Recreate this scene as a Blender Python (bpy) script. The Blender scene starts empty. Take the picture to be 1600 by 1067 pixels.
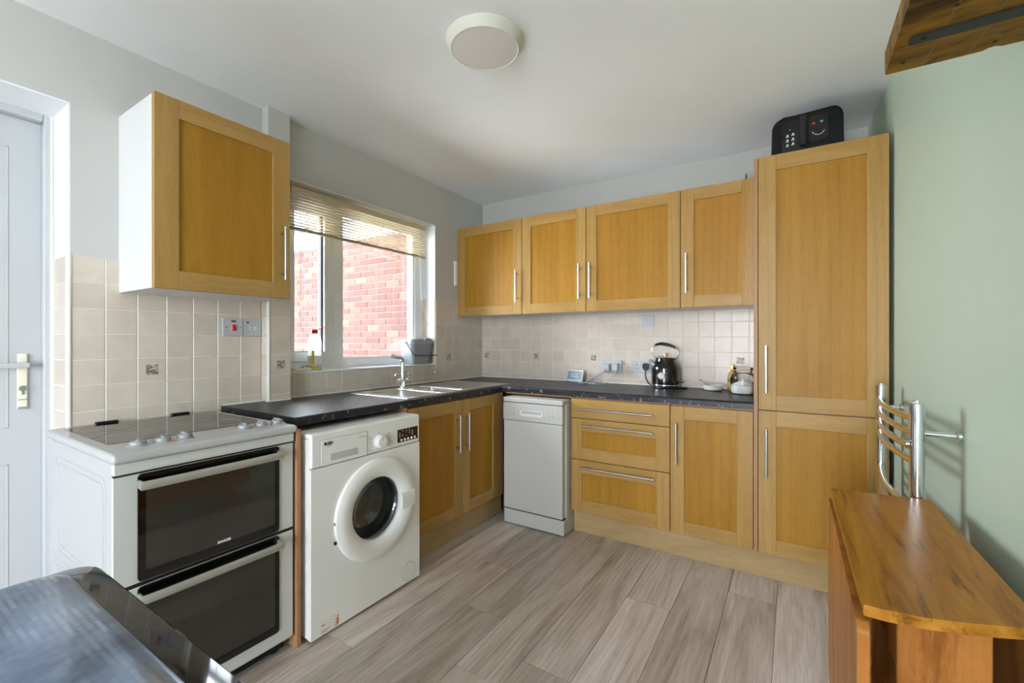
import bpy, bmesh, math, random
from mathutils import Vector, Matrix
random.seed(7)
S = bpy.context.scene
COL = S.collection
R = math.radians

# ------------------------------------------------------------------ camera
cam_d = bpy.data.cameras.new('camera')
cam = bpy.data.objects.new('camera', cam_d); COL.objects.link(cam)
cam_d.sensor_width = 36.0; cam_d.lens = 691.46/1600*36.0
cam_d.clip_start = .02
cam.location = (2.3374, -3.1853, 1.2095)
cam.rotation_euler = (R(90), 0, R(32.474))
S.camera = cam

# ------------------------------------------------------------------ world, daylight, exposure
W = bpy.data.worlds.new('overcast_sky'); S.world = W; W.use_nodes = True
bg = W.node_tree.nodes['Background']
bg.inputs[0].default_value = (.84, .91, 1.0, 1); bg.inputs[1].default_value = 5.2
def portal(name, loc, rot, sx, sy):
    l = bpy.data.lights.new(name, 'AREA'); l.shape = 'RECTANGLE'; l.size = sx; l.size_y = sy
    l.cycles.is_portal = True
    o = bpy.data.objects.new(name, l); COL.objects.link(o); o.location = loc; o.rotation_euler = rot
portal('window_daylight_portal', (-.31, -1.204, 1.575), (0, R(-90), 0), 1.1, 1.2)
portal('added_window_portal', (3.16, -5.65, 1.3), (0, R(90), 0), 2.0, 1.2)  # portal of the unseen side window added for light
portal('added_door_portal', (1.89, -6.42, 1.15), (R(90), 0, 0), 1.58, 2.30)  # portal of the added glazing in the front wall
S.view_settings.view_transform = 'Standard'; S.view_settings.look = 'None'
S.view_settings.exposure = 2.4; S.view_settings.gamma = 1.0
S.view_settings.use_curve_mapping = False
S.cycles.max_bounces = 14; S.cycles.diffuse_bounces = 10; S.cycles.transparent_max_bounces = 16
S.cycles.sample_clamp_indirect = 6.0; S.cycles.caustics_reflective = False; S.cycles.caustics_refractive = False

# ------------------------------------------------------------------ materials
MATS = {}
def srgb(h):
    h = h.lstrip('#')
    c = [int(h[i:i+2], 16)/255 for i in (0, 2, 4)]
    return tuple(v/12.92 if v <= .04045 else ((v+.055)/1.055)**2.4 for v in c)+(1,)
def base(name):
    m = bpy.data.materials.new(name); m.use_nodes = True; MATS[name] = m
    nt = m.node_tree; return m, nt, nt.nodes['Principled BSDF']
def setp(b, **k):
    for n, v in k.items():
        key = {'col': 'Base Color', 'rough': 'Roughness', 'metal': 'Metallic', 'spec': 'Specular IOR Level', 'coat': 'Coat Weight',
               'crough': 'Coat Roughness', 'trans': 'Transmission Weight', 'ior': 'IOR', 'alpha': 'Alpha'}[n]
        b.inputs[key].default_value = v
def coords(nt, scale, rnd=True):
    tc = nt.nodes.new('ShaderNodeTexCoord'); mp = nt.nodes.new('ShaderNodeMapping')
    mp.inputs['Scale'].default_value = scale
    if rnd:
        oi = nt.nodes.new('ShaderNodeObjectInfo'); ad = nt.nodes.new('ShaderNodeVectorMath'); ad.operation = 'MULTIPLY_ADD'
        nt.links.new(oi.outputs['Random'], ad.inputs[0]); ad.inputs[1].default_value = (7.3, 4.1, 5.7)
        nt.links.new(tc.outputs['Object'], ad.inputs[2]); nt.links.new(ad.outputs[0], mp.inputs[0])
    else: nt.links.new(tc.outputs['Object'], mp.inputs[0])
    return mp.outputs[0]
def noise(nt, vec, scale, detail=4, rough=.55, dist=0):
    n = nt.nodes.new('ShaderNodeTexNoise'); n.inputs['Scale'].default_value = scale; n.inputs['Detail'].default_value = detail
    n.inputs['Roughness'].default_value = rough; n.inputs['Distortion'].default_value = dist
    nt.links.new(vec, n.inputs['Vector']); return n.outputs[0]
def ramp(nt, fac, stops):
    r = nt.nodes.new('ShaderNodeValToRGB'); e = r.color_ramp.elements
    while len(e) < len(stops): e.new(.5)
    for i, (p, c) in enumerate(stops): e[i].position = p; e[i].color = c
    nt.links.new(fac, r.inputs[0]); return r.outputs[0]
def bump(nt, b, h, s, d=.002):
    n = nt.nodes.new('ShaderNodeBump'); n.inputs['Strength'].default_value = s; n.inputs['Distance'].default_value = d
    nt.links.new(h, n.inputs['Height']); nt.links.new(n.outputs[0], b.inputs['Normal'])
def mixc(nt, a, bcol, fac, mode='MIX'):
    m = nt.nodes.new('ShaderNodeMix'); m.data_type = 'RGBA'; m.blend_type = mode
    for s, v in ((m.inputs[0], fac), (m.inputs[6], a), (m.inputs[7], bcol)):
        if hasattr(v, 'is_linked') or hasattr(v, 'links'): nt.links.new(v, s)
        else: s.default_value = v
    return m.outputs[2]
def plain(name, col, rough=.5, metal=0, **k):
    m, nt, b = base(name); setp(b, col=srgb(col) if isinstance(col, str) else col, rough=rough, metal=metal, **k); return m
def paint(name, col, rough=.6, bs=.05):
    m, nt, b = base(name); c = srgb(col); v = coords(nt, (1, 1, 1), False)
    n = noise(nt, v, 3.0, 3); k = ramp(nt, n, [(.3, tuple(x*.96 for x in c[:3])+(1,)), (.7, c)])
    nt.links.new(k, b.inputs['Base Color']); setp(b, rough=rough); bump(nt, b, noise(nt, v, 140, 2), bs, .001); return m
def wood(name, c1, c2, sc, rough=.38, fine=3.0, coat=0.0, dist=.6):
    m, nt, b = base(name); v = coords(nt, sc)
    big = ramp(nt, noise(nt, v, 1.0, 5, .55, dist), [(.3, srgb(c1)), (.72, srgb(c2))])
    fn = noise(nt, v, fine*5, 3, .6)
    k = mixc(nt, big, ramp(nt, fn, [(.35, (.80, .78, .74, 1)), (.6, (1, 1, 1, 1))]), .55, 'MULTIPLY')
    wv = nt.nodes.new('ShaderNodeTexWave'); wv.inputs['Scale'].default_value = .55; wv.inputs['Distortion'].default_value = 9; wv.inputs['Detail'].default_value = 2
    wv.inputs['Detail Scale'].default_value = .7; nt.links.new(v, wv.inputs['Vector'])
    k = mixc(nt, k, ramp(nt, wv.outputs[1], [(0, (.86, .83, .78, 1)), (.45, (1, 1, 1, 1))]), .5, 'MULTIPLY')
    nt.links.new(k, b.inputs['Base Color']); setp(b, rough=rough, coat=coat, crough=.15, spec=.22); bump(nt, b, fn, .03, .001); return m
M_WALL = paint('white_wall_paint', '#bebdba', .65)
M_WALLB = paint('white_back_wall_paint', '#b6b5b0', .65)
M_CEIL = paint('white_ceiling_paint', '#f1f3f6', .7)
M_GREEN = paint('sage_green_paint', '#b5c4b0', .5)
M_TILE = None
def tile_mat():
    m, nt, b = base('beige_glazed_tile'); v = coords(nt, (1, 1, 1))
    n = noise(nt, v, 9, 3); oi = nt.nodes.new('ShaderNodeObjectInfo')
    c = ramp(nt, n, [(.3, srgb('#c8bcae')), (.7, srgb('#d3c8bc'))])
    c = mixc(nt, c, ramp(nt, oi.outputs['Random'], [(0, (.93, .93, .92, 1)), (1, (1, 1, 1, 1))]), 1.0, 'MULTIPLY')
    nt.links.new(c, b.inputs['Base Color']); setp(b, rough=.3); bump(nt, b, noise(nt, v, 9, 2), .05, .0006); return m
M_TILE = tile_mat()
M_GROUT = paint('pale_grout', '#dfdad0', .8)
M_DOORV = wood('maple_stile', '#a58045', '#b38f56', (14, 14, 1.1))
M_DOORH = wood('maple_rail', '#a68147', '#b49058', (1.3, 1.3, 16))
M_PANEL = wood('maple_panel', '#9f7021', '#ae7f2c', (11, 11, .9), .42)
M_EDGE = wood('maple_edge', '#a67c58', '#b58c6c', (14, 14, 1))
M_PLINTH = wood('pale_plinth_wood', '#ab9066', '#baa077', (1.2, 1.2, 16), .45)
M_WHITE = plain('white_melamine', '#d8d8d8', .4)
M_COOK = plain('cooker_white_enamel', '#b8b8b9', .25)
M_DISH = plain('dishwasher_white', '#b6b5b0', .35)
M_APPL = plain('white_enamel', '#cfcfce', .25)
M_APPL2 = plain('white_plastic', '#e6e5e3', .35)
M_UPVC = plain('white_upvc', '#b6b8bb', .3)
M_GREYW = plain('grey_white_enamel', '#c9c9c7', .35)
M_CHROME = plain('chrome', '#e3e5e8', .08, 1)
M_STEEL = plain('brushed_steel', '#c4c4c2', .28, 1)
M_SILVER = plain('silver_plastic', '#a3a5a7', .5, .15)
M_BLACK = plain('black_plastic', '#0d0d0f', .35)
M_BLACKG = plain('black_glass', '#08090a', .05, spec=.6)
M_DARK = plain('dark_gap', '#060606', .7)
M_RUBBER = plain('grey_rubber', '#3a3b3d', .6)
M_RED = plain('red_plastic', '#d0141c', .35)
M_COPPER = plain('copper_trim', '#d79a80', .2, 1)
M_GREYPL = plain('grey_plastic', '#8d9296', .45)
M_CREAM = plain('cream_plastic', '#dcd8c4', .45)
M_BLIND = plain('beige_blind_slat', '#cdbf9c', .45)
M_BLINDD = plain('taupe_blind_rail', '#a8977a', .5)
M_AMBER = plain('amber_lens', '#b8651a', .3)
M_YELLOW = plain('yellow_label', '#e9c23c', .5)
M_INK = plain('dark_print', '#1a1a20', .6)
M_INKG = plain('grey_print', '#8b8b88', .6)
M_INKW = plain('white_print', '#dfe3e8', .6)
M_ORANGE = plain('orange_print', '#c87328', .6)
M_OFFWHITE = plain('aged_white_plastic', '#d6d5c9', .45)
M_DIFF = plain('opal_diffuser', '#dad5d3', .5)
M_CERAMIC = plain('white_ceramic', '#d9d6cf', .25)
M_SUGAR = plain('white_sugar', '#f0eeea', .8)
M_OIL = plain('olive_label', '#a88d3c', .5)
M_SEAL = plain('white_sealant', '#e6e4dd', .5)
M_BIRCH = plain('brown_stain', '#8a6a3a', .6)

def worktop_mat():
    m, nt, b = base('black_slate_laminate'); v = coords(nt, (1, 1, 1), False)
    n = noise(nt, v, 6, 5, .6, .5)
    c = ramp(nt, n, [(.35, srgb('#1b1c1f')), (.7, srgb('#2e2f33'))])
    vo = nt.nodes.new('ShaderNodeTexVoronoi'); vo.inputs['Scale'].default_value = 26; nt.links.new(v, vo.inputs['Vector'])
    sp = noise(nt, v, 55, 2, .5)
    mm = nt.nodes.new('ShaderNodeMath'); mm.operation = 'MULTIPLY_ADD'; mm.inputs[1].default_value = -.45
    nt.links.new(vo.outputs['Distance'], mm.inputs[0]); nt.links.new(sp, mm.inputs[2])
    f = ramp(nt, mm.outputs[0], [(.43, (0, 0, 0, 1)), (.52, (1, 1, 1, 1))])
    c = mixc(nt, c, srgb('#777a7e'), f); nt.links.new(c, b.inputs['Base Color']); setp(b, rough=.36, spec=.3)
    bump(nt, b, noise(nt, v, 60, 3), .06, .001); return m
M_TOP = worktop_mat()
def floor_mat():
    m, nt, b = base('grey_oak_vinyl'); v = coords(nt, (9, 1.0, 9)); oi = nt.nodes.new('ShaderNodeObjectInfo')
    n1 = noise(nt, v, 1.0, 5, .6, 1.6)
    c = ramp(nt, n1, [(.30, srgb('#a89b8f')), (.5, srgb('#c4b9af')), (.72, srgb('#d8cfc8'))])
    w = nt.nodes.new('ShaderNodeTexWave'); w.wave_profile = 'SAW'; w.inputs['Scale'].default_value = 2.6; w.inputs['Distortion'].default_value = 7.5
    w.inputs['Detail'].default_value = 2.5; w.inputs['Detail Scale'].default_value = .55; w.inputs['Detail Roughness'].default_value = .55
    v2 = coords(nt, (5.2, 1.25, 5.2)); nt.links.new(v2, w.inputs['Vector'])
    msk = ramp(nt, noise(nt, v2, .55, 2), [(.44, (0, 0, 0, 1)), (.60, (.62, .62, .62, 1))])      # figure shows only in parts of a plank
    c = mixc(nt, c, mixc(nt, c, ramp(nt, w.outputs[1], [(.0, (.60, .56, .52, 1)), (.35, (.95, .93, .91, 1)), (1, (1.06, 1.06, 1.06, 1))]), 1.0, 'MULTIPLY'), msk)
    vk = nt.nodes.new('ShaderNodeTexVoronoi'); vk.inputs['Scale'].default_value = 1.0; nt.links.new(coords(nt, (4.2, 1.7, 4.2)), vk.inputs['Vector'])
    c = mixc(nt, c, srgb('#5d4f44'), ramp(nt, vk.outputs['Distance'], [(.02, (.55, .55, .55, 1)), (.075, (0, 0, 0, 1))]))
    v3 = coords(nt, (90, 4.0, 90)); fn = noise(nt, v3, 1.6, 4, .65)
    c = mixc(nt, c, ramp(nt, fn, [(.32, (.66, .63, .60, 1)), (.58, (1, 1, 1, 1))]), .6, 'MULTIPLY')
    c = mixc(nt, c, ramp(nt, oi.outputs['Random'], [(0, (.78, .76, .73, 1)), (.5, (.95, .94, .93, 1)), (1, (1.08, 1.07, 1.07, 1))]), 1.0, 'MULTIPLY')
    nt.links.new(c, b.inputs['Base Color']); setp(b, rough=.42, spec=.45); bump(nt, b, fn, .08, .001); return m
M_FLOOR = floor_mat()
def streaky(name, lo, mid, hi, sc, rough, crack=.35):
    """stronger grain: long dark streaks over a warm ground"""
    m, nt, b = base(name); v = coords(nt, sc)
    c = ramp(nt, noise(nt, v, 1.0, 6, .6, 1.3), [(.30, srgb(lo)), (.48, srgb(mid)), (.70, srgb(hi))])
    st = noise(nt, v, 2.6, 5, .7, .8)
    c = mixc(nt, c, ramp(nt, st, [(.36, tuple(crack*k for k in (1, .85, .7))+(1,)), (.46, (1, 1, 1, 1))]), .75, 'MULTIPLY')
    fn = noise(nt, v, 14, 3, .6); c = mixc(nt, c, ramp(nt, fn, [(.35, (.78, .75, .7, 1)), (.6, (1, 1, 1, 1))]), .5, 'MULTIPLY')
    nt.links.new(c, b.inputs['Base Color']); setp(b, rough=rough, spec=.15); bump(nt, b, fn, .05, .001); return m
M_TEAK = streaky('teak_veneer', '#7c4a10', '#a06a22', '#b88236', (8, .9, 8), .3)
M_TEAKV = streaky('teak_veneer_upright', '#7a4818', '#99612a', '#ad7638', (7, 5, .8), .35, .6)
M_TEAKE = streaky('teak_edge', '#6e4320', '#8a5a30', '#9c6a3c', (6, 1, 10), .4, .6)
M_RUSTIC = streaky('rustic_pine', '#4c2f0a', '#86601f', '#a87e36', (2.2, 9, 9), .5, .25)
def brick_mat():
    m, nt, b = base('red_brick'); v = coords(nt, (1, 1, 1)); oi = nt.nodes.new('ShaderNodeObjectInfo')
    c = ramp(nt, oi.outputs['Random'], [(0, srgb('#3a1b14')), (.25, srgb('#402017')), (.6, srgb('#46261c')), (.85, srgb('#4b2e23')), (1, srgb('#4d382c'))])
    c = mixc(nt, c, ramp(nt, noise(nt, v, 30, 3), [(.3, (.85, .85, .85, 1)), (.7, (1.05, 1.05, 1.05, 1))]), 1.0, 'MULTIPLY')
    nt.links.new(c, b.inputs['Base Color']); setp(b, rough=.9)
    v2 = coords(nt, (2, 2, 130)); bump(nt, b, noise(nt, v2, 1.0, 2), .6, .004); return m
M_BRICK = brick_mat()
M_MORTAR = paint('grey_mortar', '#4a4846', .9, .2)
M_SLATE = paint('dark_roof_slate', '#4a4d55', .6, .2)
M_GROUND = paint('light_bounce_ground', '#cfcbc2', .9, .2)  # ground tone raised to bounce daylight up onto the ceiling
def glass_mat(name, tint=(1, 1, 1, 1), ior=1.35):
    m = bpy.data.materials.new(name); m.use_nodes = True; nt = m.node_tree; nt.nodes.clear()
    o = nt.nodes.new('ShaderNodeOutputMaterial'); t = nt.nodes.new('ShaderNodeBsdfTransparent'); t.inputs[0].default_value = tint
    g = nt.nodes.new('ShaderNodeBsdfGlossy'); g.inputs['Roughness'].default_value = .02
    fr = nt.nodes.new('ShaderNodeFresnel'); fr.inputs[0].default_value = ior
    mx = nt.nodes.new('ShaderNodeMixShader'); nt.links.new(fr.outputs[0], mx.inputs[0])
    nt.links.new(t.outputs[0], mx.inputs[1]); nt.links.new(g.outputs[0], mx.inputs[2]); nt.links.new(mx.outputs[0], o.inputs[0]); return m
M_GLASS = glass_mat('window_glass')
M_SMOKE = glass_mat('smoked_oven_glass', (.30, .30, .28, 1))
M_DOORGL = glass_mat('washer_door_glass', (.86, .88, .87, 1), 1.9)
M_CLEAR = glass_mat('clear_jar_glass', (.93, .96, .95, 1))
def bottle_mat():
    m = bpy.data.materials.new('cloudy_bottle_plastic'); m.use_nodes = True; nt = m.node_tree; nt.nodes.clear()
    o = nt.nodes.new('ShaderNodeOutputMaterial'); t = nt.nodes.new('ShaderNodeBsdfTransparent'); p = nt.nodes.new('ShaderNodeBsdfPrincipled')
    setp(p, col=srgb('#dfe2e2'), rough=.3); tr = nt.nodes.new('ShaderNodeBsdfTranslucent'); tr.inputs[0].default_value = srgb('#e6e9e9')
    a = nt.nodes.new('ShaderNodeMixShader'); a.inputs[0].default_value = .5; nt.links.new(p.outputs[0], a.inputs[1]); nt.links.new(tr.outputs[0], a.inputs[2])
    mx = nt.nodes.new('ShaderNodeMixShader'); mx.inputs[0].default_value = .28; nt.links.new(t.outputs[0], mx.inputs[1]); nt.links.new(a.outputs[0], mx.inputs[2]); nt.links.new(mx.outputs[0], o.inputs[0]); return m
M_BOTTLE = bottle_mat()
def motif_mat():
    m, nt, b = base('brown_tile_motif'); v = coords(nt, (30, 30, 90)); n = noise(nt, v, 1.6, 3, .6, 1.0)
    c = ramp(nt, n, [(.40, srgb('#5c5046')), (.52, srgb('#a99d8c')), (.62, srgb('#cfc5b5'))]); nt.links.new(c, b.inputs['Base Color']); setp(b, rough=.4); return m
M_MOTIF = motif_mat()
def blacktable_mat():
    m, nt, b = base('patterned_black_glass_sheen'); v = coords(nt, (1, 1, 1), False)
    br = nt.nodes.new('ShaderNodeTexBrick'); br.inputs['Scale'].default_value = 1.0; br.inputs['Brick Width'].default_value = .052
    br.inputs['Row Height'].default_value = .0105; br.inputs['Mortar Size'].default_value = .003; br.inputs['Mortar Smooth'].default_value = .5
    br.inputs['Color1'].default_value = (0, 0, 0, 1); br.inputs['Color2'].default_value = (1, 1, 1, 1); br.inputs['Mortar'].default_value = (0, 0, 0, 1)
    nt.links.new(v, br.inputs['Vector'])
    n = ramp(nt, noise(nt, v, 5, 5, .6, .4), [(.36, srgb('#33445c')), (.66, srgb('#8fa3bf'))])  # blue-grey mottling paints reflected daylight into the black glass colour
    k = ramp(nt, noise(nt, v, 4, 2), [(.45, (0, 0, 0, 1)), (.6, (.55, .55, .55, 1))])
    k = mixc(nt, k, br.outputs[0], 1.0, 'MULTIPLY')
    c = mixc(nt, n, srgb('#c3cedd'), k)
    nt.links.new(c, b.inputs['Base Color']); setp(b, rough=.2, metal=.75, coat=.4, crough=.06); return m
M_BTAB = blacktable_mat()
M_BTABR = plain('black_gloss_rim', '#101012', .05, spec=.7)
def screen_mat():
    m, nt, b = base('lit_screen'); setp(b, col=srgb('#2f4a58'), rough=.3)
    b.inputs['Emission Color'].default_value = srgb('#5b7f97'); b.inputs['Emission Strength'].default_value = .02; return m
M_SCREEN = screen_mat()

# ------------------------------------------------------------------ mesh helpers (all geometry is written in world metres)
def origin(o):
    p = Vector((0, 0, 0))
    while o is not None: p += o.location; o = o.parent
    return p
def obj(name, bm, mat, parent=None, smooth=True, ang=35, base=None):
    """bm in world coordinates -> one mesh object; with a parent its origin is the thing's base"""
    me = bpy.data.meshes.new(name)
    bmesh.ops.recalc_face_normals(bm, faces=bm.faces)
    off = origin(parent) if parent else (Vector(base) if base else Vector((0, 0, 0)))
    bmesh.ops.translate(bm, verts=bm.verts, vec=-off)
    bm.to_mesh(me); bm.free()
    if smooth:
        for p in me.polygons: p.use_smooth = True
        me.set_sharp_from_angle(angle=R(ang))
    if mat: me.materials.append(mat)
    o = bpy.data.objects.new(name, me); COL.objects.link(o)
    if smooth and len(me.polygons) < 4000:
        wn = o.modifiers.new('weighted_normal', 'WEIGHTED_NORMAL'); wn.keep_sharp = True
    if parent: o.parent = parent
    elif base: o.location = base
    return o
def tag(o, label, cat, group=None):
    o['label'] = label; o['category'] = cat
    if group: o['group'] = group
    return o
def thing(name, loc, label, cat, group=None):
    o = bpy.data.objects.new(name, None); COL.objects.link(o); o.location = loc; o.empty_display_size = .05
    return tag(o, label, cat, group)
def struct(o): o['kind'] = 'structure'; return o
def B(): return bmesh.new()
def box(bm, x0, x1, y0, y1, z0, z1, r=0, seg=1):
    g = bmesh.ops.create_cube(bm, size=1)['verts']
    for v in g:
        v.co = Vector(((x0+x1)/2+v.co.x*(x1-x0), (y0+y1)/2+v.co.y*(y1-y0), (z0+z1)/2+v.co.z*(z1-z0)))
    if r > 0:
        es = list({e for v in g for e in v.link_edges})
        bmesh.ops.bevel(bm, geom=es, offset=r, segments=seg, affect='EDGES', profile=.5)
    return bm
def bx(*a, **k): return box(B(), *a, **k)
def prism(bm, pts, axis, a, b):
    """extrude a polygon (list of 2-D points) along axis from a to b"""
    def mk(p, t):
        return {'x': (t, p[0], p[1]), 'y': (p[0], t, p[1]), 'z': (p[0], p[1], t)}[axis]
    A = [bm.verts.new(mk(p, a)) for p in pts]; C = [bm.verts.new(mk(p, b)) for p in pts]
    n = len(pts); bm.faces.new(A[::-1]); bm.faces.new(C)
    for i in range(n): bm.faces.new((A[i], A[(i+1) % n], C[(i+1) % n], C[i]))
    return bm
def rrect(x0, x1, y0, y1, r, n=5):
    out = []
    for cx, cy, a0 in ((x1-r, y1-r, 0), (x0+r, y1-r, 90), (x0+r, y0+r, 180), (x1-r, y0+r, 270)):
        for k in range(n+1):
            a = R(a0+90*k/n); out.append((cx+r*math.cos(a), cy+r*math.sin(a)))
    return out
def lathe(bm, prof, c, axis='z', seg=32, cap=True):
    """profile (radius, height) turned about axis through c"""
    rings = []
    for r, h in prof:
        ring = []
        for k in range(seg):
            a = 2*math.pi*k/seg; u, v = r*math.cos(a), r*math.sin(a)
            p = {'z': (u, v, h), 'x': (h, u, v), 'y': (u, h, v)}[axis]
            ring.append(bm.verts.new((c[0]+p[0], c[1]+p[1], c[2]+p[2])))
        rings.append(ring)
    for A, C in zip(rings, rings[1:]):
        for k in range(seg): bm.faces.new((A[k], A[(k+1) % seg], C[(k+1) % seg], C[k]))
    for ring, r in ((rings[0], prof[0][0]), (rings[-1], prof[-1][0])):
        if cap and r > 1e-6: bm.faces.new(ring)
    bmesh.ops.remove_doubles(bm, verts=[v for rg in rings for v in rg], dist=1e-6)
    return bm
def tube(bm, pts, r, seg=10, flat=1.0):
    pts = [Vector(p) for p in pts]; rs = r if isinstance(r, (list, tuple)) else [r]*len(pts)
    rings = []; prev = None
    for i, p in enumerate(pts):
        d = (pts[min(i+1, len(pts)-1)]-pts[max(i-1, 0)]).normalized()
        ref = Vector((0, 0, 1)) if abs(d.z) < .9 else Vector((1, 0, 0))
        if prev is None: n = d.cross(ref).normalized()
        else: n = (prev-d*prev.dot(d)).normalized()
        prev = n; b = d.cross(n)
        rings.append([bm.verts.new(p+(n*math.cos(2*math.pi*k/seg)+b*math.sin(2*math.pi*k/seg)*flat)*rs[i]) for k in range(seg)])
    for A, C in zip(rings, rings[1:]):
        for k in range(seg): bm.faces.new((A[k], A[(k+1) % seg], C[(k+1) % seg], C[k]))
    bm.faces.new(rings[0][::-1]); bm.faces.new(rings[-1]); return bm
def arc(p0, p1, p2, n=10):
    p0, p1, p2 = Vector(p0), Vector(p1), Vector(p2)
    return [p0*(1-t)**2+p1*2*t*(1-t)+p2*t*t for t in [k/n for k in range(n+1)]]
def spline(pts, n=8):
    P = [Vector(p) for p in pts]; out = []
    for i in range(len(P)-1):
        a, b, c, d = P[max(i-1, 0)], P[i], P[i+1], P[min(i+2, len(P)-1)]
        for k in range(n):
            t = k/n; out.append(.5*((2*b)+(c-a)*t+(2*a-5*b+4*c-d)*t*t+(3*b-a-3*c+d)*t**3))
    return out+[P[-1]]
def text(name, body, size, loc, rot, mat, parent, ext=.0003, bold=0, align='LEFT'):
    cu = bpy.data.curves.new(name, 'FONT'); cu.body = body; cu.size = size; cu.extrude = ext; cu.offset = bold; cu.align_x = align
    cu.resolution_u = 3
    t = bpy.data.objects.new(name, cu); COL.objects.link(t)
    t.location = Vector(loc); t.rotation_euler = rot
    bpy.context.view_layer.update()
    me = bpy.data.meshes.new_from_object(t.evaluated_get(bpy.context.evaluated_depsgraph_get()))
    me.transform(t.matrix_world); me.transform(Matrix.Translation(-origin(parent)))
    me.materials.clear(); me.materials.append(mat); bpy.data.objects.remove(t); bpy.data.curves.remove(cu)
    o = bpy.data.objects.new(name, me); COL.objects.link(o); o.parent = parent; return o
ROT_B = (R(90), 0, 0)            # reads on a face that looks towards -y
ROT_L = (R(90), 0, R(90))        # reads on a face that looks towards +x

HC, ZT = 2.4217, .8987
# ================================================================== SETTING
# floor
fl = struct(obj('floor', bx(-.30, 3.15, -6.45, .25, -.06, -.0045), M_DARK))
xs = [-.135+.2005*k for k in range(17)]
joints = {3: [-.985, -2.6], 5: [-1.205, -2.9], 6: [-1.58, -3.0], 4: [-.55, -2.05, -3.6], 7: [-1.9, -3.3], 8: [-.45, -1.75, -3.2], 9: [-1.125, -2.6], 10: [-1.62, -3.1], 11: [-.82, -2.3, -3.8], 12: [-1.4, -2.9]}
for i in range(16):
    js = [0.0]+joints.get(i, [-.9-.31*(i % 3), -2.5-.2*(i % 2)])+([-4.0-.3*(i % 3)] if i in (3, 5, 6, 7, 9, 12) or i not in joints else [])+[-5.2+.2*(i % 4), -6.45]
    for a, b in zip(js[1:], js):
        x0, x1 = max(xs[i], .0), min(xs[i+1], 3.0)
        if x1-x0 < .02: continue
        obj('plank', bx(x0+.0007, x1-.0007, a+.0007, b-.0007, -.0045, 0, r=.0008), M_FLOOR, fl, smooth=False)
# ceiling
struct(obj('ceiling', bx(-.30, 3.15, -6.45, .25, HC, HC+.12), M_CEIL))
# window wall (left): boxes round the window and the back door
WY0, WY1, WZ0, WZ1 = -1.79, -.618, 1.035, 2.107     # window opening
DY0, DY1, DZ1 = -3.56, -2.665, 2.124                # door recess
bm = B()
box(bm, -.30, 0, -6.45, DY0, 0, HC); box(bm, -.30, 0, DY0, DY1, DZ1, HC); box(bm, -.30, 0, DY1, WY0, 0, HC)
box(bm, -.30, 0, WY0, WY1, 0, WZ0); box(bm, -.30, 0, WY0, WY1, WZ1, HC); box(bm, -.30, 0, WY1, 0, 0, HC)
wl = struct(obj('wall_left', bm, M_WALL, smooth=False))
bm = B(); box(bm, -.205, .0006, DY0, DY1, DZ1-.004, DZ1+.001); box(bm, -.205, .0006, DY1-.004, DY1+.001, 1.5405, DZ1)
box(bm, -.15, .0006, WY0, WY1, WZ1-.004, WZ1+.001); box(bm, -.15, .0006, WY1-.004, WY1+.001, 1.5405, WZ1)
obj('lit_reveal_lining', bm, plain('lit_reveal_white', '#e6e8ea', .4), wl, smooth=False)  # lighter white puts the daylight on the reveals into the colour
obj('pipe_boxing', bx(0, .060, -1.94, -1.823, 0, HC, r=.002), M_WALL, wl)
# back wall
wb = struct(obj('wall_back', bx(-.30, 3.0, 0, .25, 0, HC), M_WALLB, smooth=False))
# green wall (right), a little out of square
gx = lambda y: 2.69-.04*y
RY0, RY1, RZ0, RZ1 = -6.25, -5.05, .30, 2.30
bm = B()
for ya, yb, za, zb_ in ((RY1, 0, 0, HC), (-6.45, RY0, 0, HC), (RY0, RY1, 0, RZ0), (RY0, RY1, RZ1, HC)): prism(bm, [(gx(yb), yb), (gx(ya), ya), (3.15, ya), (3.15, yb)], 'z', za, zb_)
wr = struct(obj('wall_right', bm, M_GREEN, smooth=False))
# front wall behind the camera with a wide glazed opening added to let in daylight
PX0, PX1, PZ1 = 1.10, 2.68, 2.30
bm = B(); box(bm, -.30, PX0, -6.45, -6.30, 0, HC); box(bm, PX1, 3.15, -6.45, -6.30, 0, HC); box(bm, PX0, PX1, -6.45, -6.30, PZ1, HC)
struct(obj('wall_front', bm, M_WALL, smooth=False))
bm = B(); box(bm, PX0, PX0+.06, -6.41, -6.34, 0, PZ1); box(bm, PX1-.06, PX1, -6.41, -6.34, 0, PZ1); box(bm, PX0, PX1, -6.41, -6.34, 0, .06); box(bm, PX0, PX1, -6.41, -6.34, PZ1-.06, PZ1)
pd = struct(obj('added_light_door', bm, M_UPVC, smooth=False))  # unseen glazing, added and placed for the daylight it lets in
obj('mullion', bx(1.85, 1.93, -6.41, -6.34, .06, PZ1-.06), M_UPVC, pd)
for a, b in ((PX0+.06, 1.85), (1.93, PX1-.06)): obj('pane', bx(a, b, -6.379, -6.373, .06, PZ1-.06), M_GLASS, pd, smooth=False)

bm = B(); box(bm, 3.06, 3.12, RY0, RY0+.06, RZ0, RZ1); box(bm, 3.06, 3.12, RY1-.06, RY1, RZ0, RZ1); box(bm, 3.06, 3.12, RY0+.06, RY1-.06, RZ0, RZ0+.06); box(bm, 3.06, 3.12, RY0+.06, RY1-.06, RZ1-.06, RZ1)
w2 = struct(obj('added_light_window', bm, M_UPVC, smooth=False)); obj('pane', bx(3.088, 3.092, RY0+.06, RY1-.06, RZ0+.06, RZ1-.06), M_GLASS, w2, smooth=False)  # unseen side window, added to light the window wall from the right

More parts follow.
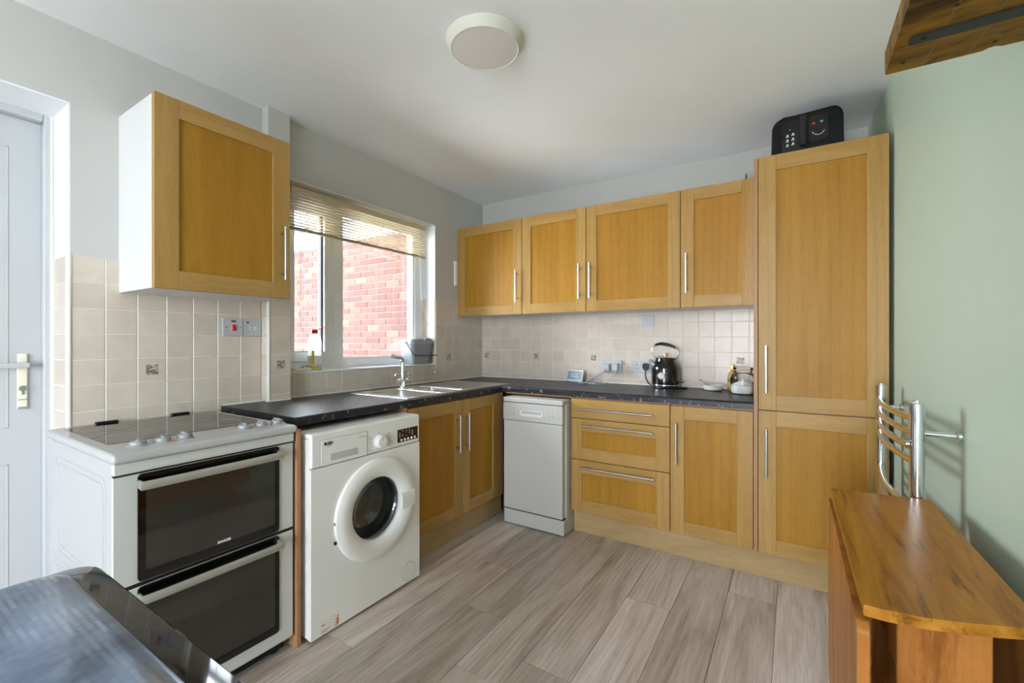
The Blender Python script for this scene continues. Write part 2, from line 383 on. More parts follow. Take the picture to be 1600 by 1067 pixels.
# ---- tiles: every one its own piece, sharing mesh data by size
TM = {}
def tile_mesh(w, h, t):
    k = (round(w, 4), round(h, 4), t)
    if k not in TM:
        bm = bx(-w/2, w/2, -t, 0, -h/2, h/2, r=.0015); me = bpy.data.meshes.new('tile')
        bmesh.ops.recalc_face_normals(bm, faces=bm.faces); bm.to_mesh(me); bm.free(); me.materials.append(M_TILE)
        TM[k] = me
    return TM[k]
def tile(parent, face, u0, u1, z0, z1, d, motif=False):
    """face: 'b' looks to -y, 'l' looks to +x, 'r' looks to -y in a reveal (d = plane)"""
    g = .0015; w, h = u1-u0-2*g, z1-z0-2*g
    if w < .006 or h < .006: return
    o = bpy.data.objects.new('tile', tile_mesh(w, h, .007)); COL.objects.link(o); o.parent = parent
    u, z = (u0+u1)/2, (z0+z1)/2
    if face == 'b': o.location = (u, d, z)
    else: o.location = (d, u, z); o.rotation_euler = (0, 0, R(90))
    if motif:
        s = .022; bm = bx(-s, s, -.0078, -.0068, -s, s, r=.0003); me = bpy.data.meshes.new('motif'); bm.to_mesh(me); bm.free(); me.materials.append(M_MOTIF)
        q = bpy.data.objects.new('motif', me); COL.objects.link(q); q.parent = o; q['label'] = 'small brown sketched motif'
ROW = [.9030]+[.937+.1005*k for k in range(7)]
def rows(lo, hi):
    r = [v for v in [0.0305+.1005*k-.0 for k in range(1, 9)] if v < .84]+ROW[1:]
    cut = [lo]+[v for v in r if lo+.008 < v < hi-.004]+[hi]
    return list(zip(cut, cut[1:]))
def cols(lo, hi, start, p):
    c = [lo]; k = 0
    while start+k*p < hi-.006:
        if start+k*p > lo+.006: c.append(start+k*p)
        k += 1
    return list(zip(c+[], c[1:]+[hi]))
# back wall
obj('grout', bx(.004, 2.165, -.0055, 0, .8987, 1.4395), M_GROUT, wb, smooth=False)
for ua, ub in cols(.007, 2.16, .1, .1):
    for za, zb in rows(.905, 1.4395):
        mot = 1.03 < za < 1.06 and any(ua <= m < ub for m in (.045, .5476, 1.0534, 1.535, 2.0681))
        tile(wb, 'b', ua, ub, za, zb, 0, mot)
# window wall: right of window, under window, boxing, behind cooker
obj('grout', bx(0, .0055, WY1, -.004, .8987, 1.5405), M_GROUT, wl, smooth=False)
for ua, ub in cols(WY1, -.007, -.615, .1):
    for za, zb in rows(.905, 1.5405): tile(wl, 'l', ua, ub, za, zb, 0, 1.03 < za < 1.06 and ua <= -.4583 < ub)
obj('grout', bx(0, .0055, -1.823, WY1, .8987, 1.030), M_GROUT, wl, smooth=False)
for ua, ub in cols(-1.823, WY1, -1.765, .1):
    for za, zb in rows(.905, 1.031): tile(wl, 'l', ua, ub, za, zb, 0)
obj('grout', bx(.060, .0655, -1.94, -1.823, .8987, 1.5405), M_GROUT, wl, smooth=False)
for za, zb in rows(.905, 1.5405): tile(wl, 'l', -1.932, -1.823, za, zb, .060, 1.03 < za < 1.06)
for za, zb in rows(.905, 1.5405): tile(wl, 'b', .007, .058, za, zb, -1.94)
obj('grout', bx(0, .0055, DY1, -1.94, .0, 1.5405), M_GROUT, wl, smooth=False)
for ua, ub in cols(DY1+.004, -1.947, -2.5634, .1025):
    for za, zb in rows(.74, 1.5405): tile(wl, 'l', ua, ub, za, zb, 0, 1.03 < za < 1.06 and ua <= -2.4106 < ub)
# door reveal and window reveal tiles
obj('grout', bx(-.20, 0, DY1-.0055, DY1, 0, 1.5405), M_GROUT, wl, smooth=False)
for za, zb in rows(.02, 1.5405): tile(wl, 'b', -.185, -.012, za, zb, DY1)
obj('grout', bx(-.15, 0, WY1-.0055, WY1, WZ0, 1.5405), M_GROUT, wl, smooth=False)
for ua, ub in ((-.148, -.10), (-.10, -.003)):
    for za, zb in rows(1.045, 1.5405): tile(wl, 'b', ua, ub, za, zb, WY1)
# white edge beads and sealant
struct(obj('trim_1', tube(B(), [(.003, DY1-.004, 0), (.003, DY1-.004, 1.545)], .009, 10), M_SEAL))
struct(obj('trim_2', tube(B(), [(.064, -1.940, .9), (.064, -1.940, 1.545)], .007, 10), M_SEAL))
bm = B(); box(bm, 0, .012, -.618, -.012, .8990, .9065); box(bm, .0, 2.165, -.0118, 0, .8990, .9066); box(bm, 0, .012, -1.823, -.618, .8990, .9065); box(bm, .06, .070, -1.95, -1.823, .8990, .9065); box(bm, 0, .012, -2.13, -1.94, .8990, .9065)
struct(obj('trim_3', bm, M_SEAL))

# ---- window 1
FX0, FX1 = -.22, -.150
bm = B()
box(bm, FX0, FX1, WY0, WY0+.06, WZ0, WZ1, r=.004); box(bm, FX0, FX1, WY1-.065, WY1, WZ0, WZ1, r=.004)
box(bm, FX0, FX1-.0005, WY0+.06, WY1-.065, WZ0, WZ0+.055, r=.003); box(bm, FX0, FX1-.0005, WY0+.06, WY1-.065, WZ1-.06, WZ1, r=.003)
M_FRAME = plain('window_upvc_lightened', '#e6e8ea', .3)  # uPVC colour lightened to offset the backlight on the frame
w1 = struct(obj('window_1', bm, M_FRAME))
obj('mullion', bx(FX0, FX1, -1.415, -1.345, WZ0+.055, WZ1-.06, r=.004), M_FRAME, w1)
bm = B(); sx = (-.215, -.138); a, b, c, d = WY0+.06, -1.415, WZ0+.055, WZ1-.06
box(bm, *sx, a, a+.055, c, d, r=.004); box(bm, *sx, b-.062, b, c, d, r=.004); box(bm, -.215, -.1385, a+.055, b-.062, c, c+.055, r=.003); box(bm, -.215, -.1385, a+.055, b-.062, d-.055, d, r=.003)
obj('sash', bm, M_FRAME, w1)
bm = B(); box(bm, -.19, -.165, b-.070, b-.061, c+.055, d-.055); box(bm, -.19, -.165, a+.054, a+.060, c+.055, d-.055); box(bm, -.19, -.166, a+.060, b-.070, c+.054, c+.060)
obj('gasket', bm, M_RUBBER, w1)
obj('pane', bx(-.182, -.178, a+.055, b-.062, c+.055, d-.055), M_GLASS, w1, smooth=False)
obj('pane', bx(-.182, -.178, -1.345, WY1-.065, WZ0+.055, WZ1-.06), M_GLASS, w1, smooth=False)
bm = B(); box(bm, -.172, -.160, -1.345, -1.330, WZ0+.055, WZ1-.06); box(bm, -.172, -.160, WY1-.082, WY1-.065, WZ0+.055, WZ1-.06); box(bm, -.172, -.1605, -1.33, WY1-.082, WZ0+.055, WZ0+.07); box(bm, -.172, -.1605, -1.33, WY1-.082, WZ1-.075, WZ1-.06)
obj('glazing_bead', bm, M_FRAME, w1)
obj('window_sill', bx(-.150, .010, WY0+.002, WY1-.006, WZ0-.004, WZ0+.006, r=.003, seg=2), M_FRAME, w1)

# ---- back door in its recess
dx = -.245
bm = B(); box(bm, -.30, -.205, DY1-.030, DY1, 0, DZ1, r=.003); box(bm, -.30, -.205, DY0, DY0+.03, 0, DZ1, r=.003); box(bm, -.30, -.2055, DY0+.031, DY1-.031, 2.092, DZ1, r=.003)
d1 = struct(obj('door_1', bm, M_UPVC))
obj('door_slab', bx(-.295, dx, DY0+.03, DY1-.028, .01, 2.092, r=.003), M_UPVC, d1)
for za, zb in ((.87, 1.97), (.12, .73)):
    bm = B(); y0, y1 = DY0+.14, -2.784
    for q in (0, ):
        box(bm, dx-.001, dx+.002, y0+q, y0+q+.005, za+q, zb-q, r=.001); box(bm, dx-.001, dx+.002, y1-q-.005, y1-q, za+q, zb-q, r=.001)
        box(bm, dx-.001, dx+.002, y0+q, y1-q, za+q, za+q+.005, r=.001); box(bm, dx-.001, dx+.002, y0+q, y1-q, zb-q-.005, zb-q, r=.001)
    obj('panel_moulding', bm, M_UPVC, d1)
hp = obj('door_handle', bx(dx, dx+.012, -2.7625, -2.7345, .942, 1.162, r=.005, seg=2), M_CREAM, d1)
bm = tube(B(), [(dx+.01, -2.745, 1.117), (dx+.05, -2.745, 1.117)], .010, 12); box(bm, dx+.040, dx+.056, -2.875, -2.735, 1.106, 1.127, r=.006, seg=2)
obj('lever', bm, M_UPVC, hp)
bm = lathe(B(), [(.011, 0), (.011, .006), (.0, .006)], (dx+.010, -2.748, 1.024), 'x', 20); box(bm, dx+.008, dx+.015, -2.754, -2.742, .998, 1.020, r=.003)
obj('keyhole', bm, M_STEEL, hp)
bm = bx(dx+.010, dx+.0135, -2.7620, -2.7350, .978, .982); box(bm, dx+.010, dx+.0135, -2.7610, -2.736, .9425, .952)
obj('worn_edge', bm, M_GREYPL, hp)
struct(obj('trim_4', bx(-.205, -.196, DY1-.012, DY1-.0055, 0, DZ1), M_SEAL))

# ---- outside: brick house wall seen through the window, its eaves, the ground
struct(obj('ground', bx(-14, 9, -14, 9, -.30, -.20), M_GROUND, smooth=False))
BY = .49
bw = struct(obj('wall_outside', bx(-4.6, -.30, BY+.006, BY+.25, -.2, 2.50), M_MORTAR, smooth=False))
bm0 = bx(-.1075, .1075, -.102, 0, -.0325, .0325, r=.003)
bmesh.ops.recalc_face_normals(bm0, faces=bm0.faces)
bme = bpy.data.meshes.new('brick'); bm0.to_mesh(bme); bm0.free(); bme.materials.append(M_BRICK)
rest = B(); nb = 0
for r_ in range(36):
    z = -.16+.075*r_+.0325
    if z > 2.47: break
    for c_ in range(20):
        x = -4.5+.225*c_+(.1125 if r_ % 2 else 0)
        if x > -.42: continue
        j = random.uniform(-.002, .002)
        if z > .98 and -3.95 < x < -1.05 and nb < 290:
            o = bpy.data.objects.new('brick', bme); COL.objects.link(o); o.parent = bw; o.location = (x, BY+.102+j, z); nb += 1
        else: box(rest, x-.1075, x+.1075, BY+j, BY+.1, z-.0325, z+.0325)
o = obj('brick_courses', rest, M_BRICK, bw, smooth=False); o['kind'] = 'stuff'
eave = thing('roof_eaves', (-2.4, BY, 2.50), 'white fascia and dark slate roof edge above the outside brick wall', 'roof')
obj('fascia', bx(-4.7, -.31, BY-.06, BY-.03, 2.49, 2.70), M_UPVC, eave); obj('soffit', bx(-4.7, -.31, BY-.03, BY+.02, 2.49, 2.505), M_UPVC, eave)
obj('gutter', bx(-4.7, -.31, BY-.17, BY-.061, 2.70, 2.79, r=.02, seg=3), M_SLATE, eave)
obj('roof_slope', prism(B(), [(BY-.10, 2.795), (BY-.10, 2.83), (BY+2.2, 3.90), (BY+2.2, 3.85)], 'x', -4.75, -.31), M_SLATE, eave, smooth=False)

# ================================================================== FITTED UNITS
# local frame of a front: u along the run, w out of the wall, v up
def Mb(u, w, v): return (u, -w, v)
def Ml(u, w, v): return (w, u, v)
def fbox(bm, M, u0, u1, w0, w1, v0, v1, r=0, seg=1):
    a, b = M(u0, w0, v0), M(u1, w1, v1)
    return box(bm, min(a[0], b[0]), max(a[0], b[0]), min(a[1], b[1]), max(a[1], b[1]), v0, v1, r, seg)
def bar_handle(M, u0, u1, v0, v1, w, parent):
    bm = B(); vert = v1-v0 > u1-u0
    o = .033
    if vert:
        u = (u0+u1)/2; tube(bm, [M(u, w+o, v0), M(u, w+o, v1)], .006, 12)
        for v in (v0+.03, v1-.03): tube(bm, [M(u, w-.001, v), M(u, w+o, v)], .0045, 8)
    else:
        v = (v0+v1)/2; tube(bm, [M(u0, w+o, v), M(u1, w+o, v)], .006, 12)
        for u in (u0+.03, u1-.03): tube(bm, [M(u, w-.001, v), M(u, w+o, v)], .0045, 8)
    return obj('handle', bm, M_STEEL, parent)
def shaker(parent, M, name, u0, u1, v0, v1, w, handle, st=.074, rt=.072, rb=None):
    """framed front: the panel carries its stiles, rails and handle; w = outer face"""
    rb = rb or rt; t = .020
    d = obj(name, fbox(B(), M, u0+st-.006, u1-st+.006, w-t+.002, w-.0075, v0+rb-.006, v1-rt+.006), M_PANEL, parent)
    for a, b in ((u0, u0+st), (u1-st, u1)): obj('stile', fbox(B(), M, a, b, w-t, w, v0, v1, .0014), M_DOORV, d)
    for a, b in ((v0, v0+rb), (v1-rt, v1)): obj('rail', fbox(B(), M, u0+st, u1-st, w-t, w-.0003, a, b, .0012), M_DOORH, d)
    if handle: bar_handle(M, *handle, w, d)
    return d
def carcass(parent, M, u0, u1, w1, v0, v1, mat=M_WHITE, w0=.002):
    return obj('carcass', fbox(B(), M, u0, u1, w0, w1, v0, v1, .001), mat, parent)

# ---- wall units on the back wall
UZ0, UZ1, UW = 1.4174, 2.1335, .351
ug = 'wall cabinets in the row on the back wall'
ups = [(.004, .6190, .583, 'maple wall cabinet in the corner by the window, leftmost over the worktop'),
       (.6215, 1.1335, 1.092, 'narrow maple wall cabinet, second from the window, handle on its right'),
       (1.1365, 1.7530, 1.171, 'wide maple wall cabinet, third from the window, above the blank plate'),
       (1.7560, 2.1640, 1.792, 'narrow maple wall cabinet touching the tall cupboard, handle on its left')]
for u0, u1, hu, lab in ups:
    t = thing('wall_cabinet', ((u0+u1)/2, -.17, UZ0), lab, 'cabinet', ug)
    carcass(t, Mb, u0, u1, UW-.022, UZ0+.001, UZ1-.004)
    shaker(t, Mb, 'door', u0+.001, u1-.001, UZ0-.002, UZ1, UW, (hu-.005, hu+.005, 1.503, 1.744))
# ---- wall unit over the cooker
t = thing('wall_cabinet', (.17, -2.257, 1.408), 'maple door wall cabinet with white side panel above the cooker', 'cabinet')
carcass(t, Ml, -2.5195, -1.9975, .329, 1.409, 2.131, w0=.0)
shaker(t, Ml, 'door', -2.5185, -1.9965, 1.408, 2.135, .351, (-2.042, -2.032, 1.491, 1.733), st=.080)

# ---- base units, back run
BW = .617
t = thing('drawer_unit', (1.449, -.30, .14), 'maple base unit with three drawers right of the slim dishwasher', 'drawer unit')
carcass(t, Mb, 1.150, 1.749, BW-.022, .14, .860, M_EDGE)
d = obj('drawer', fbox(B(), Mb, 1.147, 1.7505, BW-.020, BW, .7305, .851, .0015), M_DOORH, t); bar_handle(Mb, 1.222, 1.669, .784, .794, BW, d)
shaker(t, Mb, 'drawer', 1.147, 1.7505, .4715, .7265, BW, (1.222, 1.668, .683, .693), rt=.075)
shaker(t, Mb, 'drawer', 1.147, 1.7505, .1430, .4675, BW, (1.221, 1.668, .422, .432), rt=.080)
t = thing('base_cabinet', (1.96, -.30, .14), 'single door maple base cabinet between the drawers and the tall cupboard', 'cabinet')
carcass(t, Mb, 1.7535, 2.1635, BW-.022, .14, .860, M_EDGE)
shaker(t, Mb, 'door', 1.7545, 2.1625, .143, .851, BW, (1.786, 1.796, .534, .761))
# ---- tall unit and its end panel
tag(obj('tall_end_panel', bx(2.1655, 2.1835, -.618, -.001, .140, 2.140, r=.001), M_EDGE, base=(2.1745, -.3, .14)), 'narrow pinkish maple end panel on the left side of the tall cupboard', 'panel')
t = thing('tall_cupboard', (2.44, -.30, .14), 'full height maple larder cupboard with two doors beside the green wall', 'cupboard')
carcass(t, Mb, 2.186, 2.689, BW-.022, .14, 2.138, M_EDGE)
shaker(t, Mb, 'door', 2.186, 2.6975, .8655, 2.142, BW, (2.217, 2.227, .952, 1.190), rt=.076, st=.078)
shaker(t, Mb, 'door', 2.186, 2.6975, .1430, .8600, BW, (2.217, 2.227, .531, .775), rt=.076, st=.078)
# ---- plinths
tag(obj('plinth', bx(1.146, 2.70, -.574, -.556, 0, .1395, r=.001), M_PLINTH, base=(1.92, -.565, 0)), 'pale wooden plinth under the drawers and the tall cupboard', 'plinth')
tag(obj('plinth', bx(.556, .574, -1.525, -.56, 0, .1395, r=.001), M_PLINTH, base=(.565, -1.04, 0)), 'pale wooden plinth under the sink cupboard', 'plinth')
# ---- sink unit, left run
t = thing('sink_cabinet', (.30, -1.03, .14), 'double door maple base cabinet under the sink', 'cabinet')
carcass(t, Ml, -1.508, -.640, .595, .14, .70, M_EDGE)
obj('back_rail', bx(.575, .595, -1.508, -.640, .70, .855), M_EDGE, t)
shaker(t, Ml, 'door', -1.506, -1.0490, .143, .851, BW, (-1.114, -1.104, .538, .765))
shaker(t, Ml, 'door', -1.0460, -.645, .143, .851, BW, (-1.027, -1.017, .538, .767))
tag(obj('corner_post', bx(.597, .6165, -.643, -.600, .14, .855, r=.001), M_EDGE, base=(.607, -.62, .14)), 'slim maple corner post between the sink cupboard and the dishwasher', 'post')
tag(obj('filler_strip', bx(.64, 1.146, -.600, -.582, .849, .860), M_EDGE, base=(.9, -.59, .85)), 'thin maple strip under the worktop above the dishwasher', 'strip')
tag(obj('appliance_end_panel', bx(.04, .688, -2.170, -2.1535, 0, .862, r=.001), M_EDGE, base=(.37, -2.162, 0)), 'tall maple end panel between the cooker and the washing machine', 'panel')
tag(obj('appliance_end_panel', bx(.04, .617, -1.5255, -1.509, 0, .862, r=.001), M_EDGE, base=(.33, -1.517, 0)), 'maple end panel between the washing machine and the sink cupboard', 'panel')

# ---- worktop: one L with a cut-out for the sink and a rounded nose
SX0, SX1, SY0, SY1 = .135, .560, -1.445, -.90     # cut-out
zb, nose = ZT-.0365, .624
bm = B()
def nosed(bm, pts_fn, a, b):
    pr = [(-.05, zb), (0, zb), (.0, ZT-.012)]+[(-.012+.012*math.cos(R(k)), ZT-.012+.012*math.sin(R(k))) for k in (15, 35, 55, 75, 90)]+[(-.05, ZT)]
    A = [bm.verts.new(pts_fn(p, a)) for p in pr]; C = [bm.verts.new(pts_fn(p, b)) for p in pr]
    bm.faces.new(A[::-1]); bm.faces.new(C)
    for i in range(len(pr)): j = (i+1) % len(pr); bm.faces.new((A[i], A[j], C[j], C[i]))
yl, xr = -2.1373, 2.1645
box(bm, .001, nose-.05, yl, SY0, zb, ZT); box(bm, .001, SX0, SY0, SY1, zb, ZT); box(bm, SX1, nose-.05, SY0, SY1, zb, ZT)
box(bm, .001, nose-.05, SY1, -.001, zb, ZT); box(bm, nose-.05, xr, -nose+.05, -.001, zb, ZT)
nosed(bm, lambda p, s: (nose+p[0], s if s < -1 else -nose+.05 if p[0] < -.049 else -nose-p[0], p[1]), yl, -.9)
nosed(bm, lambda p, s: (s if s > 1 else nose+p[0], -nose-p[0], p[1]), .9, xr)
wt = tag(obj('worktop', bm, M_TOP, base=(.31, -1.1, zb), ang=40), 'black speckled L-shaped worktop running from the cooker round to the tall cupboard', 'worktop')
obj('joint_strip', prism(B(), [(.002, -.040), (.60, -.6035), (.6035, -.60), (.006, -.038)], 'z', ZT-.001, ZT+.0004), M_RUBBER, wt, smooth=False)

# ---- inset sink
sk = thing('inset_sink', (.35, -1.0, ZT), 'stainless steel inset sink with one and a half bowls and drainer', 'sink')
X0, X1, Y0, Y1, zr = .105, .588, -1.485, -.475, ZT+.004
BA, BBowl = (.195, .545, -1.425, -1.165), (.265, .545, -1.115, -.955)
bm = B()
def plate(bm, x0, x1, y0, y1): box(bm, x0, x1, y0, y1, ZT, zr, .0015)
plate(bm, X0, X1, Y0, BA[2]); plate(bm, X0, BA[0], BA[2], BA[3]); plate(bm, BA[1], X1, BA[2], BA[3]); plate(bm, X0, X1, BA[3], BBowl[2])
plate(bm, X0, BBowl[0], BBowl[2], BBowl[3]); plate(bm, BBowl[1], X1, BBowl[2], BBowl[3]); plate(bm, X0, X1, BBowl[3], Y1)
obj('rim', bm, M_STEEL, sk)
def bowl(x0, x1, y0, y1, dep):
    bm = B(); rings = []
    for s, z in ((0, zr-.0005), (.004, ZT-.006), (.010, ZT-.05), (.018, ZT-dep+.03), (.035, ZT-dep+.008), (.06, ZT-dep)):
        rings.append([bm.verts.new((p[0], p[1], z)) for p in rrect(x0+s, x1-s, y0+s, y1-s, .032, 6)])
    for A, C in zip(rings, rings[1:]):
        n = len(A)
        for k in range(n): bm.faces.new((A[k], A[(k+1) % n], C[(k+1) % n], C[k]))
    bm.faces.new(rings[-1]); return bm
b1 = obj('bowl', bowl(*BA, .145), M_STEEL, sk); b2 = obj('half_bowl', bowl(*BBowl, .10), M_STEEL, sk)
obj('overflow', lathe(B(), [(.014, 0), (.014, .004), (0, .005)], (.37, BA[3]-.016, ZT-.040), 'y', 16), M_BLACK, b1)
obj('waste', lathe(B(), [(.035, 0), (.033, .003), (0, .003)], (.37, -1.295, ZT-.1445), 'z', 24), M_CHROME, b1)
for k in range(7):
    x = .20+.048*k; obj('drainer_ridge', tube(B(), [(x, -.90, zr), (x, -.53, zr)], .005, 8, .6), M_STEEL, sk)
# ---- mixer tap
tp = thing('mixer_tap', (.142, -1.09, zr), 'chrome mixer tap with twin levers and angled spout over the sink', 'tap')
bm = lathe(B(), [(.024, 0), (.024, .006), (.017, .010), (.017, .165), (.0, .168)], (.142, -1.09, zr), 'z', 20); obj('body', bm, M_CHROME, tp)
obj('spout', tube(B(), spline([(.142, -1.09, 1.00), (.142, -1.09, 1.06), (.146, -1.098, 1.088), (.158, -1.13, 1.103), (.176, -1.18, 1.110), (.192, -1.222, 1.115)], 6), .0135, 16), M_CHROME, tp)
obj('cross_bar', tube(B(), [(.142, -1.160, .947), (.142, -1.020, .947)], .0145, 14), M_CHROME, tp)
for y in (-1.145, -1.035):
    bm = tube(B(), [(.142, y, .947), (.142, y, .975)], .009, 10); lathe(bm, [(0, -.006), (.013, -.005), (.016, 0), (.013, .005), (0, .006)], (.142, y, .988), 'x', 16); obj('lever', bm, M_CHROME, tp)

# ================================================================== APPLIANCES
# ---- freestanding cooker
ck = thing('electric_cooker', (.34, -2.453, 0), 'white freestanding double oven cooker with black ceramic hob', 'cooker')
CY0, CY1, CX = -2.7275, -2.1785, .668
obj('body', bx(.030, CX, CY0+.003, CY1-.003, .045, .853, r=.003), M_COOK, ck)
# raised outlines pressed into the side
for za, zb_ in ((.47, .80), (.08, .44)):
    bm = B()
    for k, q in enumerate((0, .02)): tube(bm, [Vector((p[0], CY0+.003, p[1])) for p in rrect(.10+q, .61-q, za+q, zb_-q, .03, 4)]+[Vector((.61-q, CY0+.003, zb_-q-.03))], .0022, 6)
    obj('side_pressing', bm, M_COOK, ck)
bm = bx(.004, .699, CY0-.006, CY1+.006, .8545, .8835, r=.011, seg=4); obj('hob_surround', bm, M_COOK, ck)
bm = prism(B(), rrect(.045, .515, CY0+.035, CY1-.022, .012), 'z', .8825, .8852); hg = obj('hob_glass', bm, plain('hob_glass_black', '#1b1a18', .06, spec=.7), ck)
for cx, cy, r_ in ((.17, -2.60, .075), (.39, -2.60, .09), (.17, -2.32, .09), (.39, -2.32, .075)):
    bm = B(); tube(bm, [(cx+r_*math.cos(a*math.pi/16), cy+r_*math.sin(a*math.pi/16), .8853) for a in range(33)], .0007, 5); obj('cooking_zone', bm, M_INKG, hg)
for y in (-2.565, -2.315): obj('lid_hinge', bx(.018, .040, y-.035, y+.035, .884, .893, r=.003), M_BLACK, ck)
for y in (-2.6435, -2.5785, -2.5175, -2.3242, -2.2627, -2.1998):
    kx = .600
    k_ = obj('control_knob', lathe(B(), [(.030, .8830), (.0295, .8848), (.0235, .8866), (.0225, .8868), (.0215, .896), (.0195, .8975), (0, .8975)], (kx, y, 0), 'z', 28), M_SILVER, ck)
    bm = bx(-.020, .020, -.0055, .0055, 0, .009, r=.003, seg=2); bmesh.ops.rotate(bm, verts=bm.verts, cent=(0, 0, 0), matrix=Matrix.Rotation(R(random.choice((-12, 0, 8, -20))), 3, 'Z'))
    bmesh.ops.translate(bm, verts=bm.verts, vec=(kx, y, .8955)); obj('grip', bm, M_SILVER, k_)
for y in (-2.5545, -2.2945): obj('pilot_light', lathe(B(), [(.006, .8830), (.006, .8855), (0, .886)], (.628, y, 0), 'z', 12), M_AMBER, ck)
bm = bx(CX-.002, .684, CY0+.001, CY1-.001, .8185, .8530, r=.003); obj('fascia', bm, M_GREYW, ck)
obj('fascia_lip', bx(.682, .6852, CY0+.09, CY1-.09, .824, .842, r=.0014, seg=2), M_GREYW, ck)
for za, zb_, nm in ((.4830, .8130, 'top_oven_door'), (.0550, .4730, 'main_oven_door')):
    xf = .681
    dn = obj(nm, bx(CX, xf-.004, CY0+.001, CY1-.001, za, zb_, r=.002), M_GREYW, ck)
    gy0, gy1 = -2.669, -2.237; gz0 = za+(.004 if za > .3 else .047)
    obj('door_glass', prism(B(), [(p[0], p[1]) for p in rrect(gy0, gy1, gz0, zb_-.002, .012)], 'x', xf-.004, xf+.0005), M_BLACKG, dn, ang=60)
    obj('inner_window', prism(B(), rrect(gy0+.020, gy1-.018, gz0+.03, zb_-.05, .01), 'x', xf, xf+.0012), plain(nm+'_window', '#2f2d29', .06, spec=.8), dn, ang=60)
    hz = zb_-.020
    bm = B(); tube(bm, spline([(xf-.001, gy0+.004, hz-.012), (xf+.022, gy0+.004, hz-.012), (xf+.032, gy0+.02, hz-.012), (xf+.034, (gy0+gy1)/2, hz-.012), (xf+.032, gy1-.02, hz-.012), (xf+.022, gy1-.004, hz-.012), (xf-.001, gy1-.004, hz-.012)], 5), .0062, 14, 2.2)
    obj('handle', bm, plain(nm+'_handle', '#bdbbb6', .35, .7), dn)
    if za > .3: text('brand_name', 'ZANUSSI', .0105, (xf+.0014, -2.452, .520), ROT_L, M_INKW, dn, bold=.0006)
for x, y in ((.08, CY0+.05), (.08, CY1-.05), (.62, CY0+.05), (.62, CY1-.05)): obj('foot', lathe(B(), [(.018, 0), (.018, .046), (0, .046)], (x, y, 0), 'z', 14), M_BLACK, ck)
for za, zb_ in ((.4725, .4835), (.8125, .8190)): obj('gap_shade_strip', bx(CX-.001, .6765, CY0+.003, CY1-.003, za, zb_), M_DARK, ck)  # dark strips stand in for the shade between the oven doors
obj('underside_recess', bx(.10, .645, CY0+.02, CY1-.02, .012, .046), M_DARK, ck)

# ---- washing machine
WX, WYa, WYb, WZb, WZt = .7205, -2.131, -1.528, .014, .838
wm = thing('washing_machine', (.44, -1.83, 0), 'white front loading washing machine between cooker and sink cupboard', 'washing machine')
bm = B(); box(bm, .135, WX-.018, WYa, WYa+.012, WZb, WZt-.022, r=.004, seg=2); box(bm, .135, WX-.018, WYb-.012, WYb, WZb, WZt-.022, r=.004, seg=2)
box(bm, .135, .15, WYa+.01, WYb-.01, WZb, WZt-.022); box(bm, .15, WX-.02, WYa+.01, WYb-.01, WZb, WZb+.012)
obj('body', bm, M_APPL2, wm)
obj('lid', bx(.135, WX-.012, WYa, WYb, WZt-.022, WZt, r=.008, seg=3), M_APPL2, wm)
obj('side_pressing', bx(.20, .60, WYa-.0015, WYa+.002, .10, .66, r=.0012), M_APPL2, wm)
# front panel with the round opening
RC = (-1.798, .4445); RO, RG = .231, .140
bm = B(); n = 64; out = []
sq = rrect(WYa, WYb, WZb, .697, .012, 6); cen = RC
def outer(a):
    c, s = math.cos(a), math.sin(a); best = 9
    for lim, comp in ((WYb-cen[0], c), (WYa-cen[0], c), (.697-cen[1], s), (WZb-cen[1], s)):
        if abs(comp) > 1e-6 and lim/comp > 0: best = min(best, lim/comp)
    return (cen[0]+best*c, cen[1]+best*s)
angs = sorted(set([2*math.pi*k/n for k in range(n)]+[math.atan2(z-cen[1], y-cen[0]) % (2*math.pi) for y in (WYa, WYb) for z in (WZb, .697)]))
hole = RO-.018
I = [bm.verts.new((WX, cen[0]+hole*math.cos(a), cen[1]+hole*math.sin(a))) for a in angs]
O = [bm.verts.new((WX, *outer(a))) for a in angs]; O2 = [bm.verts.new((WX-.022, *outer(a))) for a in angs]; I2 = [bm.verts.new((WX-.05, cen[0]+hole*math.cos(a), cen[1]+hole*math.sin(a))) for a in angs]
m_ = len(angs)
for k in range(m_):
    j = (k+1) % m_; bm.faces.new((I[k], I[j], O[j], O[k])); bm.faces.new((O[k], O[j], O2[j], O2[k])); bm.faces.new((I[k], I[j], I2[j], I2[k]))
bmesh.ops.remove_doubles(bm, verts=bm.verts, dist=1e-5)
obj('front_panel', bm, M_APPL2, wm)
pn = obj('control_panel', bx(WX-.022, WX+.001, WYa, WYb, .699, WZt, r=.008, seg=3), M_APPL2, wm)
dr = obj('detergent_drawer', bx(WX-.01, WX+.003, -2.090, -1.859, .701, .806, r=.002), M_APPL2, wm)
obj('drawer_outline', (lambda b: [box(b, WX, WX+.0016, -2.0925, -1.8565, .6990, .7003), box(b, WX, WX+.0016, -2.0925, -1.8565, .8067, .808), box(b, WX, WX+.0016, -2.0925, -2.091, .699, .808), box(b, WX, WX+.0016, -1.858, -1.8565, .699, .808), b][-1])(B()), M_INKG, dr)
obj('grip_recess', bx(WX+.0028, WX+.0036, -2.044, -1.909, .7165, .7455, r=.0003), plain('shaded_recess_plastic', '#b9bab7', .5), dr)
text('brand_name', 'BUSH', .0165, (WX+.0033, -2.075, .785), ROT_L, M_INK, dr, bold=.0009)
obj('logo_underline', tube(B(), [(WX+.0033, -2.062, .7805), (WX+.0033, -2.052, .7785), (WX+.0033, -2.040, .7808)], .0009, 5), M_INK, dr)
obj('model_print', bx(WX+.003, WX+.0035, -1.905, -1.868, .7865, .789), M_INKG, dr)
